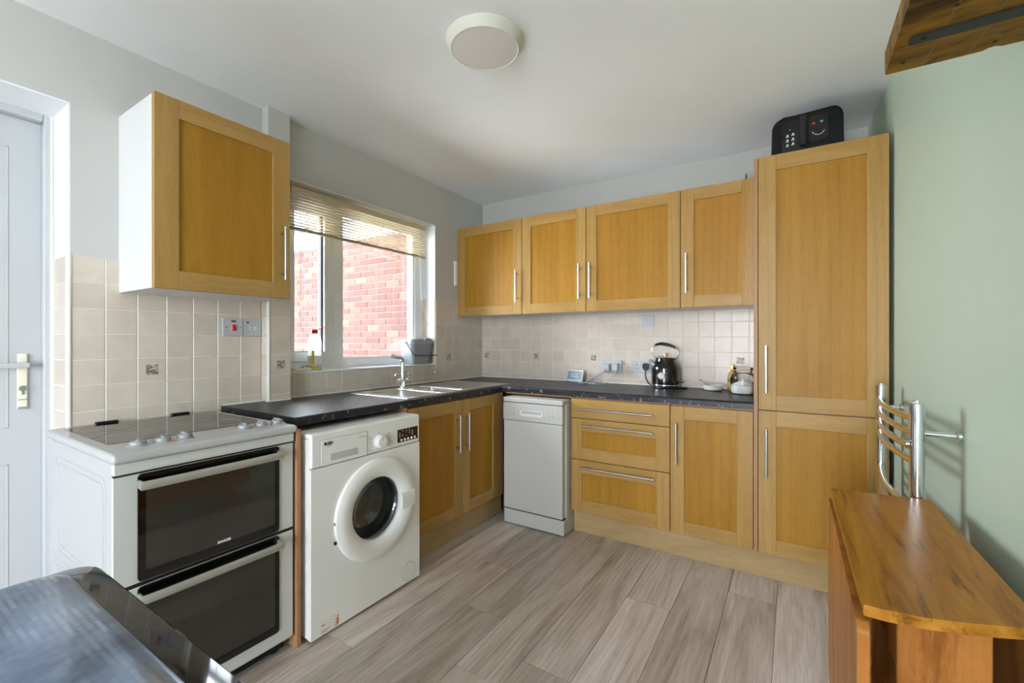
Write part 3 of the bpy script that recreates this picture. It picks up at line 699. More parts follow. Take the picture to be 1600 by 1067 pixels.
dl = obj('programme_dial', lathe(B(), [(.031, 0), (.031, .004), (.0275, .006), (.0265, .022), (.0235, .025), (0, .025)], (WX+.0005, -1.788, .748), 'x', 32), M_APPL2, wm)
obj('pointer', bx(WX+.0255, WX+.0263, -1.789, -1.787, .757, .772), M_INKG, dl)
bm = B()
for k in range(7):
    z = .717+.0098*k; box(bm, WX+.001, WX+.0014, -1.852, -1.832+.003*(k % 2), z, z+.0022); box(bm, WX+.001, WX+.0014, -1.745, -1.722+.003*(k % 3), z, z+.0022)
box(bm, WX+.001, WX+.0014, -1.79, -1.787, .786, .794); obj('programme_print', bm, M_INKG, wm)
dp = obj('display_panel', bx(WX, WX+.0020, -1.678, -1.542, .718, .781, r=.0008), plain('dark_brown_display', '#2a1f18', .2), wm)
for k in range(5): obj('button', lathe(B(), [(.0062, 0), (.0062, .003), (.005, .004), (0, .004)], (WX+.002, -1.654+.0225*k, .7285), 'x', 16), M_APPL2, dp)
bm = B()
for k in range(4):
    for c_, (ya, wd) in enumerate(((-1.669, .011), (-1.648, .007), (-1.624, .006), (-1.603, .006), (-1.585, .009))):
        if (k+c_) % 4 != 3: box(bm, WX+.0019, WX+.0024, ya, ya+wd, .7445+.009*k, .7465+.009*k)
obj('display_print', bm, M_INKW, dp)
# porthole door
prof = [(RO-.004, -.004), (RO, .004), (RO-.004, .012), (RO-.018, .0195), (RO-.036, .023), (RG+.028, .0215), (RG+.008, .012), (RG, .002), (RG, -.02)]
po = obj('porthole_door', lathe(B(), prof, (WX, RC[0], RC[1]), 'x', 72, False), M_APPL2, wm)
obj('porthole_glass', lathe(B(), [(RG+.004, -.014), (RG-.005, -.012), (RG-.02, -.03), (RG-.035, -.085), (RG-.07, -.105), (0, -.11)], (WX, RC[0], RC[1]), 'x', 48, False), M_DOORGL, po)
obj('drum', lathe(B(), [(RG+.02, -.012), (RG+.03, -.10), (RG+.05, -.14), (RG+.05, -.27), (0, -.27)], (WX, RC[0], RC[1]), 'x', 48, False), plain('drum_steel', '#c3c7c7', .35, .2), wm)
obj('door_seal', lathe(B(), [(RG+.03, -.03), (RG+.004, -.045), (RG+.002, -.075), (RG+.028, -.09)], (WX, RC[0], RC[1]), 'x', 48, False), M_RUBBER, wm)
bm = bx(WX+.006, WX+.0255, RC[0]+RG-.012, RC[0]+RO-.012, RC[1]-.046, RC[1]+.034, r=.006, seg=2); obj('door_grip', bm, M_APPL2, po)
for dz in (-.075, .005): obj('hinge_slot', bx(WX-.001, WX+.0085, RC[0]-RO+.0005, RC[0]-RO+.008, RC[1]+dz-.008, RC[1]+dz+.004), M_DARK, po)
fc = obj('filter_cover', lathe(B(), [(.043, 0), (.043, .0015), (.0415, .002), (0, .002)], (WX, -1.603, .068), 'x', 32), M_APPL2, wm)
obj('filter_gap', tube(B(), [(WX+.0005, -1.603+.0442*math.cos(2*math.pi*k/32), .068+.0442*math.sin(2*math.pi*k/32)) for k in range(33)], .0008, 5), M_INKG, fc)
st = obj('warranty_sticker', bx(WX+.0001, WX+.0006, -2.090, -2.006, .018, .068), plain('sticker_white', '#e0ddd5', .5), wm)
bm = B()
for k in range(42):
    y = -2.007-abs(random.gauss(0, .010)); z = random.uniform(.020, .065); s = random.uniform(.0008, .0022); box(bm, WX+.0005, WX+.0009, y-s, y+s, z-s, z+s)
obj('sticker_dots', bm, M_ORANGE, st)
bm = bx(WX+.0005, WX+.0009, -2.086, -2.070, .052, .055)
for k in range(3): box(bm, WX+.0005, WX+.0009, -2.086, -2.045-.008*k, .032-.004*k, .0328-.004*k)
obj('sticker_print', bm, M_INK, st)
for x, y in ((.19, WYa+.06), (.19, WYb-.06), (.66, WYa+.06), (.66, WYb-.035)): obj('foot', lathe(B(), [(.020, 0), (.020, .006), (.010, .008), (.010, .016), (0, .016)], (x, y, 0), 'z', 14), M_BIRCH, wm)

# ---- slim dishwasher
DX0, DX1, DF = .6975, 1.139, .714
dw = thing('slim_dishwasher', (.918, -.40, 0), 'slim white dishwasher in the corner between sink cupboard and drawers', 'dishwasher')
obj('body', bx(DX0+.004, DX1+.001, -DF+.045, -.06, .012, .815, r=.004), M_DISH, dw)
obj('top_lid', bx(DX0-.002, DX1-.004, -DF-.002, -.06, .8095, .8405, r=.006, seg=3), M_DISH, dw)
cp = obj('control_panel', bx(DX0-.003, DX1-.006, -DF, -DF+.045, .6915, .807, r=.004, seg=2), M_DISH, dw)
obj('door', bx(DX0, DX1-.008, -DF+.002, -DF+.045, .104, .6895, r=.005, seg=2), M_DISH, dw)
obj('kickplate', bx(DX0+.002, DX1+.004, -DF+.002, -.30, .006, .0995, r=.006, seg=2), M_DISH, dw)
obj('gap_shade_strip', bx(DX0+.003, DX1-.003, -DF+.006, -DF+.05, .0985, .1055), M_DARK, dw)  # dark strip stands in for the shade under the door
pk = obj('handle_pocket', prism(B(), rrect(.826, .998, .7255, .7625, .016), 'y', -DF-.0022, -DF+.004), plain('pocket_plastic', '#d2d2d0', .5), cp)
obj('pocket_slot', prism(B(), rrect(.838, .986, .740, .7585, .008), 'y', -DF-.0030, -DF-.001), plain('pocket_slot_plastic', '#a9a9a6', .55), pk)
for x in (.7254, .774, 1.0377, 1.0642, 1.1031): obj('button', lathe(B(), [(.0085, 0), (.008, -.003), (.0065, -.004), (0, -.004)], (x, -DF, .7365), 'y', 18), M_DISH, cp)
bm = B()
for x, n_ in ((.7254, 1), (.7646, 3), (.780, 3), (1.035, 3), (1.0642, 2), (1.102, 2)):
    for k in range(n_): box(bm, x-.0022, x+.0022, -DF-.0006, -DF+.001, .756+.0095*k, .760+.0095*k)
obj('indicator_print', bm, M_INKG, cp)

# ================================================================== THINGS ON THE WORKTOP AND SILL
# ---- black kettle on its base
KX, KY = 1.607, -.112; kz = ZT
kt = thing('kettle', (KX, KY, kz), 'glossy black kettle with copper trims and arched handle', 'kettle')
obj('power_base', lathe(B(), [(.080, 0), (.083, .004), (.080, .012), (0, .014)], (KX, KY, kz), 'z', 36), M_BLACK, kt)
obj('chrome_band', lathe(B(), [(.0895, .016), (.0905, .019), (.0895, .0235), (.080, .0235), (.080, .016)], (KX, KY, kz), 'z', 40), M_CHROME, kt)
M_KB = plain('kettle_black_gloss', '#0b0c0f', .12, spec=.7)
obj('body', lathe(B(), [(.080, .0145), (.088, .0235), (.089, .04), (.089, .125), (.0845, .145), (.071, .170), (.0655, .180), (.0645, .198), (.062, .2015), (0, .2015)], (KX, KY, kz), 'z', 48), M_KB, kt)
obj('lid', lathe(B(), [(.058, .2015), (.055, .2055), (.02, .210), (0, .2105)], (KX, KY, kz), 'z', 36), M_CHROME, kt)
obj('lid_knob', lathe(B(), [(.006, .209), (.006, .216), (.015, .218), (.017, .225), (.015, .231), (0, .232)], (KX, KY, kz), 'z', 24), M_COPPER, kt)
bm = tube(B(), spline([(KX-.055, KY, kz+.195), (KX-.083, KY, kz+.225), (KX-.088, KY, kz+.255), (KX-.066, KY, kz+.287)], 6), .0038, 10)
obj('handle_wire', bm, M_CHROME, kt)
obj('handle_wire', tube(B(), spline([(KX+.060, KY, kz+.188), (KX+.085, KY, kz+.212), (KX+.091, KY, kz+.243), (KX+.076, KY, kz+.266)], 6), .0038, 10), M_CHROME, kt)
obj('handle_grip', tube(B(), spline([(KX-.066, KY, kz+.287), (KX-.035, KY, kz+.295), (KX-.004, KY, kz+.292), (KX+.03, KY, kz+.284), (KX+.074, KY, kz+.266)], 6), [.0075+.0035*math.sin(math.pi*k/24) for k in range(25)], 14), M_BLACK, kt)
for p, q in (((KX-.070, KY, kz+.284), (KX-.062, KY, kz+.289)), ((KX+.068, KY, kz+.2695), (KX+.079, KY, kz+.262))): obj('grip_collar', tube(B(), [p, q], .009, 12), M_COPPER, kt)
obj('spout', tube(B(), [(KX-.060, KY-.005, kz+.142), (KX-.085, KY-.005, kz+.168), (KX-.104, KY-.005, kz+.184)], [.024, .018, .013], 16), M_CHROME, kt)
a = math.atan2(-3.185-KY+.0, 2.337-KX)-.28; dv = Vector((math.cos(a), math.sin(a), 0))
g0 = Vector((KX, KY, kz+.085))+dv*.0875
gd = obj('thermometer', tube(B(), [g0, g0+dv*.008], .024, 28), M_COPPER, kt); obj('gauge_face', tube(B(), [g0+dv*.0078, g0+dv*.0086], .0185, 28), plain('gauge_white', '#b9cdd4', .25), gd)
obj('gauge_needle', tube(B(), [g0+dv*.009-Vector((dv.y, -dv.x, 0))*.004, g0+dv*.009+Vector((-dv.y, dv.x, .6)).normalized()*.012], .0008, 5), M_INK, gd)
g1 = Vector((KX, KY, kz+.038))+dv*.0888; sd = Vector((-dv.y, dv.x, 0))
obj('name_plate', tube(B(), [g1-sd*.019, g1+sd*.019], .006, 8, .35), M_COPPER, kt)
obj('switch_lever', tube(B(), [(KX+.088, KY-.006, kz+.044), (KX+.120, KY-.010, kz+.044)], .0055, 10), M_COPPER, kt)
# its plug, lead
pl = thing('kettle_plug', (1.452, -.03, 1.0), 'black plug and lead of the kettle in the right socket', 'plug')
obj('plug_body', prism(B(), [(p[0], p[1]) for p in ((1.433, 1.048), (1.442, 1.056), (1.466, 1.056), (1.475, 1.048), (1.475, 1.022), (1.463, 1.005), (1.445, 1.005), (1.433, 1.022))], 'y', -.045, -.0112), M_BLACK, pl)
obj('lead', tube(B(), spline([(1.454, -.036, 1.008), (1.452, -.038, .98), (1.456, -.04, .95), (1.468, -.045, .93), (1.48, -.05, .915), (1.508, -.056, .904)], 6), .0042, 8), M_BLACK, pl)
tag(obj('cable_tidy', tube(B(), spline([(1.66, -.16, ZT+.005), (1.70, -.15, ZT+.008), (1.745, -.135, ZT+.006), (1.735, -.12, ZT+.005), (1.69, -.12, ZT+.006)], 5), .005, 8), M_BLACK, base=(1.70, -.14, ZT)), 'short black coil of lead lying right of the kettle', 'cable')
# ---- sockets and switches
def plate_b(x0, x1, z0, z1, dep): return bx(x0, x1, -.007-dep, -.006, z0, z1, r=.002, seg=2)
def socket(x0, lab, dep):
    t = thing('double_socket', (x0+.073, -.007, .985), lab, 'socket', 'double sockets on the back wall'); yf = -.007-dep
    obj('face_plate', plate_b(x0, x0+.146, .984, 1.070, dep), M_UPVC, t)
    for cx in (x0+.040, x0+.106):
        bm = B(); box(bm, cx-.003, cx+.003, yf-.0006, yf+.001, 1.036, 1.045); box(bm, cx-.014, cx-.006, yf-.0006, yf+.001, 1.012, 1.017); box(bm, cx+.006, cx+.014, yf-.0006, yf+.001, 1.012, 1.017)
        obj('pin_holes', bm, M_INK, t)
    for cx in (x0+.064, x0+.082): obj('rocker_switch', bx(cx-.006, cx+.006, yf-.003, yf+.001, 1.040, 1.058, r=.0015), M_GREYW, t)
    return t
socket(1.132, 'white raised double socket holding two white plugs', .026); socket(1.345, 'white flush double socket behind the kettle', .006)
p = tag(obj('white_plug', bx(1.147, 1.199, -.078, -.033, .992, 1.046, r=.008, seg=3), M_UPVC, base=(1.173, -.05, .992)), 'white plug with thick lead, left one of the raised socket', 'plug')
p = tag(obj('white_plug', bx(1.221, 1.264, -.083, -.033, .995, 1.052, r=.006, seg=3), M_UPVC, base=(1.243, -.05, .995)), 'white square charger plug, right one of the raised socket', 'plug')
t = thing('blank_plate', (1.46, -.007, 1.317), 'white blank wall plate under the wall cabinets', 'wall plate')
obj('face_plate', plate_b(1.416, 1.504, 1.317, 1.403, .006), M_UPVC, t)
for x in (1.430, 1.490): obj('screw', lathe(B(), [(.0035, -.0005), (0, -.0015)], (x, -.013, 1.360), 'y', 10), M_STEEL, t)
def plate_l(y0, y1, dep=.008): return bx(.006, .007+dep, y0, y1, 1.237, 1.3235, r=.002, seg=2)
t = thing('cooker_switch', (.007, -2.087, 1.237), 'white cooker switch plate with red rocker above the worktop end', 'switch')
obj('face_plate', plate_l(-2.133, -2.041), M_UPVC, t)
obj('rocker', bx(.014, .019, -2.094, -2.074, 1.262, 1.292, r=.002), M_RED, t); obj('neon', bx(.014, .0165, -2.096, -2.074, 1.304, 1.313), plain('dark_red_neon', '#7a1a1c', .3), t)
for y in (-2.118, -2.050): obj('screw', lathe(B(), [(.0035, 0), (0, .001)], (.015, y, 1.279), 'x', 10), M_BIRCH, t)
t = thing('fused_spur', (.007, -1.995, 1.237), 'white fused spur plate beside the pipe boxing', 'switch')
obj('face_plate', plate_l(-2.037, -1.951), M_UPVC, t)
obj('fuse_holder', bx(.014, .0165, -2.012, -2.004, 1.268, 1.290), M_GREYW, t); obj('rocker', bx(.014, .018, -1.988, -1.972, 1.264, 1.288, r=.002), M_GREYW, t); obj('neon', bx(.014, .0158, -2.023, -2.013, 1.301, 1.311), plain('dull_red_neon', '#8c2a28', .3), t)
for y in (-2.026, -1.962): obj('screw', lathe(B(), [(.0035, 0), (0, .001)], (.015, y, 1.279), 'x', 10), M_STEEL, t)

tag(obj('trunking_strip', bx(.0, .014, -.395, -.360, 1.665, 1.865, r=.002), M_FRAME, base=(.007, -.378, 1.665)), 'short white plastic trunking strip on the wall beside the corner cabinet', 'trunking')
# ---- smart clock display, leaning back, turned a little to the window
dc = Vector((.927, -.088, ZT)); rz = R(-17)
sdp = thing('smart_display', dc, 'small white smart display showing the time 10:20', 'display')
def turn(bm, tilt=R(-14)):
    bmesh.ops.rotate(bm, verts=bm.verts, cent=(0, 0, 0), matrix=Matrix.Rotation(tilt, 3, 'X')); bmesh.ops.rotate(bm, verts=bm.verts, cent=(0, 0, 0), matrix=Matrix.Rotation(rz, 3, 'Z'))
    bmesh.ops.translate(bm, verts=bm.verts, vec=dc+Vector((0, 0, .006))); return bm
obj('housing', turn(bx(-.081, .081, -.006, .008, 0, .092, r=.005, seg=3)), M_UPVC, sdp)
sc = obj('screen', turn(bx(-.070, .070, -.0072, -.0058, .012, .080)), M_SCREEN, sdp)
bm = prism(B(), [(0, 0), (.055, 0), (.03, .055), (.0, .06)], 'x', -.055, .055); bmesh.ops.rotate(bm, verts=bm.verts, cent=(0, 0, 0), matrix=Matrix.Rotation(rz, 3, 'Z')); bmesh.ops.translate(bm, verts=bm.verts, vec=dc+Vector((0, .004, 0)))
obj('foot', bm, M_GREYPL, sdp)
Tm = Matrix.Translation(dc+Vector((0, 0, .006))) @ Matrix.Rotation(rz, 4, 'Z') @ Matrix.Rotation(R(-14), 4, 'X')
text('clock_digits', '10:20', .036, Tm @ Vector((0, -.0078, .034)), (R(90-14), 0, rz), M_INKW, sc, ext=.0002, bold=.0004, align='CENTER')
tag(obj('white_lead', tube(B(), spline([(1.178, -.080, 1.008), (1.150, -.088, .985), (1.10, -.085, .955), (1.06, -.072, .928), (1.035, -.055, .912), (1.020, -.045, .904)], 6), .0038, 8), M_UPVC, base=(1.08, -.07, ZT)), 'thick white lead from the plug to the smart display', 'cable')
tag(obj('charging_cable', tube(B(), spline([(1.247, -.070, .996), (1.235, -.085, .965), (1.20, -.105, .925), (1.175, -.125, .904), (1.145, -.15, .9025), (1.10, -.155, .9025), (1.06, -.135, .903), (1.02, -.125, .905), (.985, -.145, .904), (1.01, -.16, .903), (1.06, -.12, .903), (1.10, -.10, .9025)], 7), .0028, 7), M_UPVC, base=(1.12, -.12, ZT)), 'thin white charging cable trailing onto the worktop', 'cable')
# ---- spoon rest dish with a spoon and a tea bag
ds = thing('spoon_dish', (1.905, -.125, ZT), 'small white oval dish with side tabs holding a spoon', 'dish')
bm = lathe(B(), [(.040, 0), (.054, .006), (.062, .034), (.060, .035), (.051, .010), (0, .007)], (1.905, -.125, ZT), 'z', 36); obj('bowl', bm, M_CERAMIC, ds)
for s in (-1, 1): obj('tab', bx(1.905+s*.066-.014, 1.905+s*.066+.014, -.140, -.110, ZT+.019, ZT+.026, r=.003, seg=2), M_CERAMIC, ds)
tag(obj('teaspoon', tube(B(), [(1.91, -.125, ZT+.016), (1.885, -.12, ZT+.026), (1.855, -.115, ZT+.045), (1.822, -.11, ZT+.066)], [.010, .004, .003, .005], 8, .5), M_COPPER, base=(1.88, -.12, ZT)), 'copper coloured teaspoon leaning out of the white dish', 'spoon')
tag(obj('tea_bag', lathe(B(), [(0, .006), (.024, .009), (.028, .018), (.018, .028), (0, .031)], (1.925, -.118, ZT), 'z', 20), M_OIL, base=(1.925, -.118, ZT)), 'used brown tea bag in the white dish', 'tea bag')
# ---- clip jar of sugar, oil bottle
JX, JY = 2.085, -.235
jr = thing('clip_jar', (JX, JY, ZT), 'round glass clip jar with white sugar beside the tall cupboard', 'jar')
obj('glass', lathe(B(), [(.050, 0), (.064, .006), (.069, .02), (.069, .095), (.063, .112), (.048, .124), (.048, .140)], (JX, JY, ZT), 'z', 40, False), M_CLEAR, jr)
obj('sugar', lathe(B(), [(.0, .003), (.060, .005), (.066, .018), (.0665, .050), (.05, .062), (.0, .085)], (JX+.0, JY, ZT), 'z', 36), M_SUGAR, jr)
lid = obj('lid', lathe(B(), [(.052, .144), (.054, .150), (.054, .157), (.03, .163), (0, .165)], (JX, JY, ZT), 'z', 36), M_CLEAR, jr)
obj('rubber_seal', lathe(B(), [(.048, .1395), (.0535, .1395), (.0535, .1440), (.048, .1440)], (JX, JY, ZT), 'z', 36, False), plain('orange_rubber', '#c98a5a', .6), jr)
obj('wire_clip', tube(B(), spline([(JX+.052, JY-.015, ZT+.125), (JX+.064, JY-.02, ZT+.14), (JX+.060, JY-.02, ZT+.155), (JX+.05, JY-.02, ZT+.148)], 5), .0022, 7), M_COPPER, jr)
ob = thing('oil_bottle', (2.012, -.085, ZT), 'small bottle with olive green label half hidden behind the jar', 'bottle')
obj('glass', lathe(B(), [(.026, 0), (.028, .004), (.028, .098), (.020, .115), (.0115, .124), (.0115, .140)], (2.012, -.085, ZT), 'z', 24), M_OIL, ob)
obj('label_band', lathe(B(), [(.0285, .055), (.0285, .078)], (2.012, -.085, ZT), 'z', 24, False), plain('label_green', '#5f6a35', .5), ob)
obj('cap', lathe(B(), [(.014, .138), (.014, .160), (.012, .163), (0, .163)], (2.012, -.085, ZT), 'z', 20), plain('gold_cap', '#d8c48a', .35, .6), ob)
# ---- window sill: washing-up bottle, cream tray, grey caddy
SZ = WZ0+.006
wu = thing('washing_up_bottle', (-.07, -1.592, SZ), 'nearly empty clear washing-up bottle with red cap on the sill', 'bottle')
def oval(bm, prof, c, ax, ay, seg=28):
    rings = [[bm.verts.new((c[0]+r_*ax*math.cos(2*math.pi*k/seg), c[1]+r_*ay*math.sin(2*math.pi*k/seg), c[2]+h)) for k in range(seg)] for r_, h in prof]
    for A, C in zip(rings, rings[1:]):
        for k in range(seg): bm.faces.new((A[k], A[(k+1) % seg], C[(k+1) % seg], C[k]))
    bm.faces.new(rings[0]); bm.faces.new(rings[-1]); return bm
obj('bottle_body', oval(B(), [(.9, 0), (1, .006), (1.0, .10), (.93, .115), (1.0, .135), (.98, .17), (.8, .195), (.45, .212), (.4, .222)], (-.07, -1.592, SZ), .028, .043), M_BOTTLE, wu)
obj('liquid', oval(B(), [(.86, .001), (.95, .006), (.95, .014)], (-.07, -1.592, SZ), .027, .042), plain('green_liquid', '#c8d62a', .2), wu)
obj('label_wrap', oval(B(), [(1.01, .035), (1.01, .085)], (-.07, -1.592, SZ), .0283, .0434), plain('clear_label', '#dfe3df', .4), wu)
obj('label_flash', bx(-.046, -.0405, -1.629, -1.612, SZ+.02, SZ+.115, r=.002), M_YELLOW, wu)
cpz = obj('cap', lathe(B(), [(.019, .216), (.019, .236), (.016, .240), (0, .240)], (-.07, -1.592, SZ), 'z', 20), M_RED, wu)
obj('flip_top', tube(B(), [(-.066, -1.580, SZ+.240), (-.060, -1.560, SZ+.248), (-.054, -1.538, SZ+.252)], [.007, .008, .005], 8, .5), M_RED, cpz)
ty = thing('soap_tray', (-.055, -1.69, SZ), 'small cream tray with scourer bits left of the washing-up bottle', 'tray')
obj('tray', bx(-.10, -.01, -1.755, -1.650, SZ, SZ+.018, r=.005, seg=2), M_CREAM, ty)
obj('pebble', lathe(B(), [(0, 0), (.014, .004), (.010, .016), (0, .018)], (-.03, -1.665, SZ+.018), 'z', 12), plain('beige_scourer', '#b9a98c', .8), ty)
obj('pebble', lathe(B(), [(0, 0), (.011, .003), (.008, .013), (0, .014)], (-.02, -1.70, SZ+.018), 'z', 12), M_GREYPL, ty)
cd = thing('food_caddy', (-.055, -.76, SZ), 'grey plastic food waste caddy with lid at the window corner', 'caddy')
bm = B(); rings = []
for s, h in ((.016, 0), (.012, .004), (.0, .150)):
    rings.append([bm.verts.new((p[0], p[1], SZ+h)) for p in rrect(-.128+s, .012-s, -.868+s, -.655-s, .024, 5)])
for A, C in zip(rings, rings[1:]):
    for k in range(len(A)): bm.faces.new((A[k], A[(k+1) % len(A)], C[(k+1) % len(A)], C[k]))
bm.faces.new(rings[0]); bm.faces.new(rings[-1]); obj('bucket', bm, M_GREYPL, cd)
bm = prism(B(), rrect(-.136, .020, -.876, -.648, .028), 'z', SZ+.150, SZ+.170); prism(bm, rrect(-.131, .015, -.871, -.653, .026), 'z', SZ+.170, SZ+.186); box(bm, .006, .024, -.755, -.700, SZ+.170, SZ+.193, r=.005, seg=2)
obj('lid', bm, plain('grey_lid_plastic', '#969b9f', .4), cd)
bm = tube(B(), spline([(-.055, -.880, SZ+.165), (-.01, -.893, SZ+.135), (.03, -.900, SZ+.10), (.052, -.890, SZ+.072), (.058, -.80, SZ+.066), (.058, -.66, SZ+.066)], 5), .0045, 8)
obj('carry_handle', bm, plain('dark_grey_plastic', '#4b4e52', .45), cd)
# ---- venetian blind, half raised
vb = thing('venetian_blind', (-.06, -1.21, 1.85), 'beige slatted venetian blind drawn up across the top of the window', 'blind')
VY0, VY1 = -1.752, -.674
obj('headrail', bx(-.078, -.042, VY0, VY1, 2.052, 2.090, r=.003), M_BLIND, vb)
for k in range(10):
    z = 2.034-.0178*k; bm = B()
    prof = [(-.0125*math.cos(R(20))+.0, 0), (0, .0022), (.0125, 0)]
    A = [bm.verts.new((-.06+x, VY0, z+h+x*.08)) for x, h in prof]+[bm.verts.new((-.06+x, VY0, z+h-.0006+x*.08)) for x, h in prof[::-1]]
    C = [bm.verts.new((v.co.x, VY1, v.co.z)) for v in A]
    for i in range(6): j = (i+1) % 6; bm.faces.new((A[i], A[j], C[j], C[i]))
    bm.faces.new(A); bm.faces.new(C); obj('slat', bm, M_BLIND, vb)
obj('bottom_rail', bx(-.074, -.046, VY0, VY1, 1.845, 1.861, r=.003), M_BLINDD, vb)
for y in (-1.66, -1.283, -.8695): obj('ladder_cord', tube(B(), [(-.0455, y, 2.06), (-.0455, y, 1.846)], .0011, 6), M_CREAM, vb)
for y in (-1.66, -1.283, -.8695): obj('rail_clip', bx(-.077, -.0435, y-.009, y+.009, 1.8435, 1.864, r=.002), M_BLIND, vb)
obj('pull_cord', tube(B(), spline([(-.044, -.745, 2.055), (-.044, -.742, 1.85), (-.025, -.735, 1.5), (.030, -.672, 1.25), (.036, -.662, 1.10), (.034, -.661, .99)], 6), .0013, 6), M_CREAM, vb)
obj('cord_toggle', lathe(B(), [(0, -.017), (.006, -.014), (.005, .004), (.002, .012), (0, .012)], (.034, -.661, .985), 'z', 12), M_COPPER, vb)
obj('tilt_wand', tube(B(), [(-.040, -1.700, 2.05), (-.038, -1.700, 1.28)], .0032, 8), M_CLEAR, vb)

# ---- on the cabinet tops
af = thing('counter_appliance', (2.39, -.40, 2.142), 'black rounded appliance with white keypad marks on the tall cupboard', 'appliance')
AX0, AX1, AY = 2.238, 2.545, -.515
pts = [(AX0, 2.142), (AX1, 2.142), (AX1-.003, 2.30)]+[(AX1-.048+.045*math.cos(R(a)), 2.320+.050*math.sin(R(a))) for a in (5, 25, 45, 65, 85)]+[(AX0+.055-.052*math.cos(R(a)), 2.305+.055*math.sin(R(a))) for a in (88, 70, 50, 30, 8)]
bm = prism(B(), pts, 'y', AY, -.27); es = [e for e in bm.edges if abs(e.verts[0].co.y-AY) < 1e-5 and abs(e.verts[1].co.y-AY) < 1e-5]
bmesh.ops.bevel(bm, geom=es, offset=.014, segments=3, affect='EDGES', profile=.5)
obj('body', bm, plain('matt_black_casing', '#070707', .55, spec=.2), af)
obj('lid_seam', tube(B(), [(p[0], AY-.0005, p[1]) for p in [(AX0+.022, 2.329), (AX0+.04, 2.334), (2.45, 2.336), (AX1-.03, 2.336), (AX1-.018, 2.330)]], .0018, 6), M_DARK, af)
kp = obj('control_pad', prism(B(), rrect(2.285, 2.375, 2.160, 2.335, .02), 'y', AY-.006, AY), M_BLACKG, af)
obj('handle_tab', bx(2.362, 2.392, AY-.022, AY, 2.195, 2.345, r=.008, seg=2), M_DARK, af)
dp2 = obj('dial_pad', prism(B(), rrect(2.402, 2.480, 2.200, 2.335, .02), 'y', AY-.006, AY), M_BLACKG, af)
bm = B()
for c_ in range(2):
    for r_ in range(3):
        x = 2.310+.024*c_; z = 2.210+.024*r_+.004*c_; box(bm, x-.006, x+.006, AY-.0068, AY-.0055, z-.006, z-.002); box(bm, x-.003, x+.005, AY-.0068, AY-.0055, z+.001, z+.006)
box(bm, 2.319, 2.323, AY-.0068, AY-.0055, 2.286, 2.290)
obj('keypad_print', bm, M_INKW, kp)
obj('dial_arc', tube(B(), [(2.441+.026*math.cos(R(a)), AY-.0065, 2.262+.026*math.sin(R(a))) for a in range(195, 350, 12)], .0012, 6), M_INKW, dp2)
obj('red_mark', bx(2.415, 2.427, AY-.0068, AY-.0055, 2.290, 2.300), M_RED, dp2); obj('green_mark', bx(2.448, 2.460, AY-.0068, AY-.0055, 2.293, 2.303), plain('green_print', '#1f9a72', .5), dp2)
for x, lab in ((1.545, 'clear glass bowl rim showing above the third wall cabinet'), (2.125, 'clear glass bowl rim showing beside the tall cupboard top')):
    tag(obj('glass_bowl', lathe(B(), [(0, 0), (.045, .004), (.07, .035), (.078, .052)], (x, -.20, UZ1-.004), 'z', 24, False) if x < 2 else lathe(B(), [(0, 0), (.026, .004), (.030, .06), (.033, .075)], (x, -.24, UZ1-.004), 'z', 20, False), M_CLEAR, base=(x, -.2, UZ1-.004)), lab, 'glass bowl')
# ---- ceiling light
cl = thing('ceiling_light', (1.285, -1.735, HC), 'round cream rimmed flush ceiling light', 'ceiling light')
obj('rim', lathe(B(), [(.157, 0), (.159, -.003), (.156, -.007), (.140, -.030), (.135, -.034), (.132, -.032)], (1.285, -1.735, HC), 'z', 64, False), M_OFFWHITE, cl)
obj('diffuser', lathe(B(), [(.133, -.028), (.132, -.032), (.10, -.035), (.05, -.037), (0, -.0375)], (1.285, -1.735, HC), 'z', 64), M_DIFF, cl)

# ================================================================== RIGHT SIDE
# ---- chrome towel radiator on the green wall
tr = thing('towel_radiator', (2.66, -1.09, .30), 'curved chrome ladder towel radiator on the green wall', 'radiator')
RX, YN, YF = 2.650, -1.412, -.765
for y in (YN, YF):
    bm = tube(B(), [(RX, y, .24), (RX, y, 1.022)], .0185, 20); lathe(bm, [(.0185, 1.022), (.014, 1.027), (.010, 1.027), (.010, 1.032), (0, 1.033)], (RX, y, 0), 'z', 20); obj('upright', bm, M_CHROME, tr)
zz = [.973, .929, .884, .843, .694, .651, .607, .565, .43, .39, .35]
for z in zz:
    obj('rung', tube(B(), [(RX-.030*math.sin(math.pi*k/14), YN+(YF-YN)*k/14, z) for k in range(15)], .0105, 12), M_CHROME, tr)
for y in (YN+.0, YF-.0):
    for z in (.935, .33):
        bm = tube(B(), [(RX, y, z), (gx(y)-.0005, y, z)], .008, 12); lathe(bm, [(.016, 0), (.016, -.008), (.009, -.012)], (gx(y)-.001, y, z), 'x', 18); obj('wall_bracket', bm, M_CHROME, tr)
obj('air_valve', lathe(B(), [(.012, 0), (.012, -.010), (.006, -.012), (0, -.012)], (RX-.018, YN, .90), 'x', 14), M_CHROME, tr)
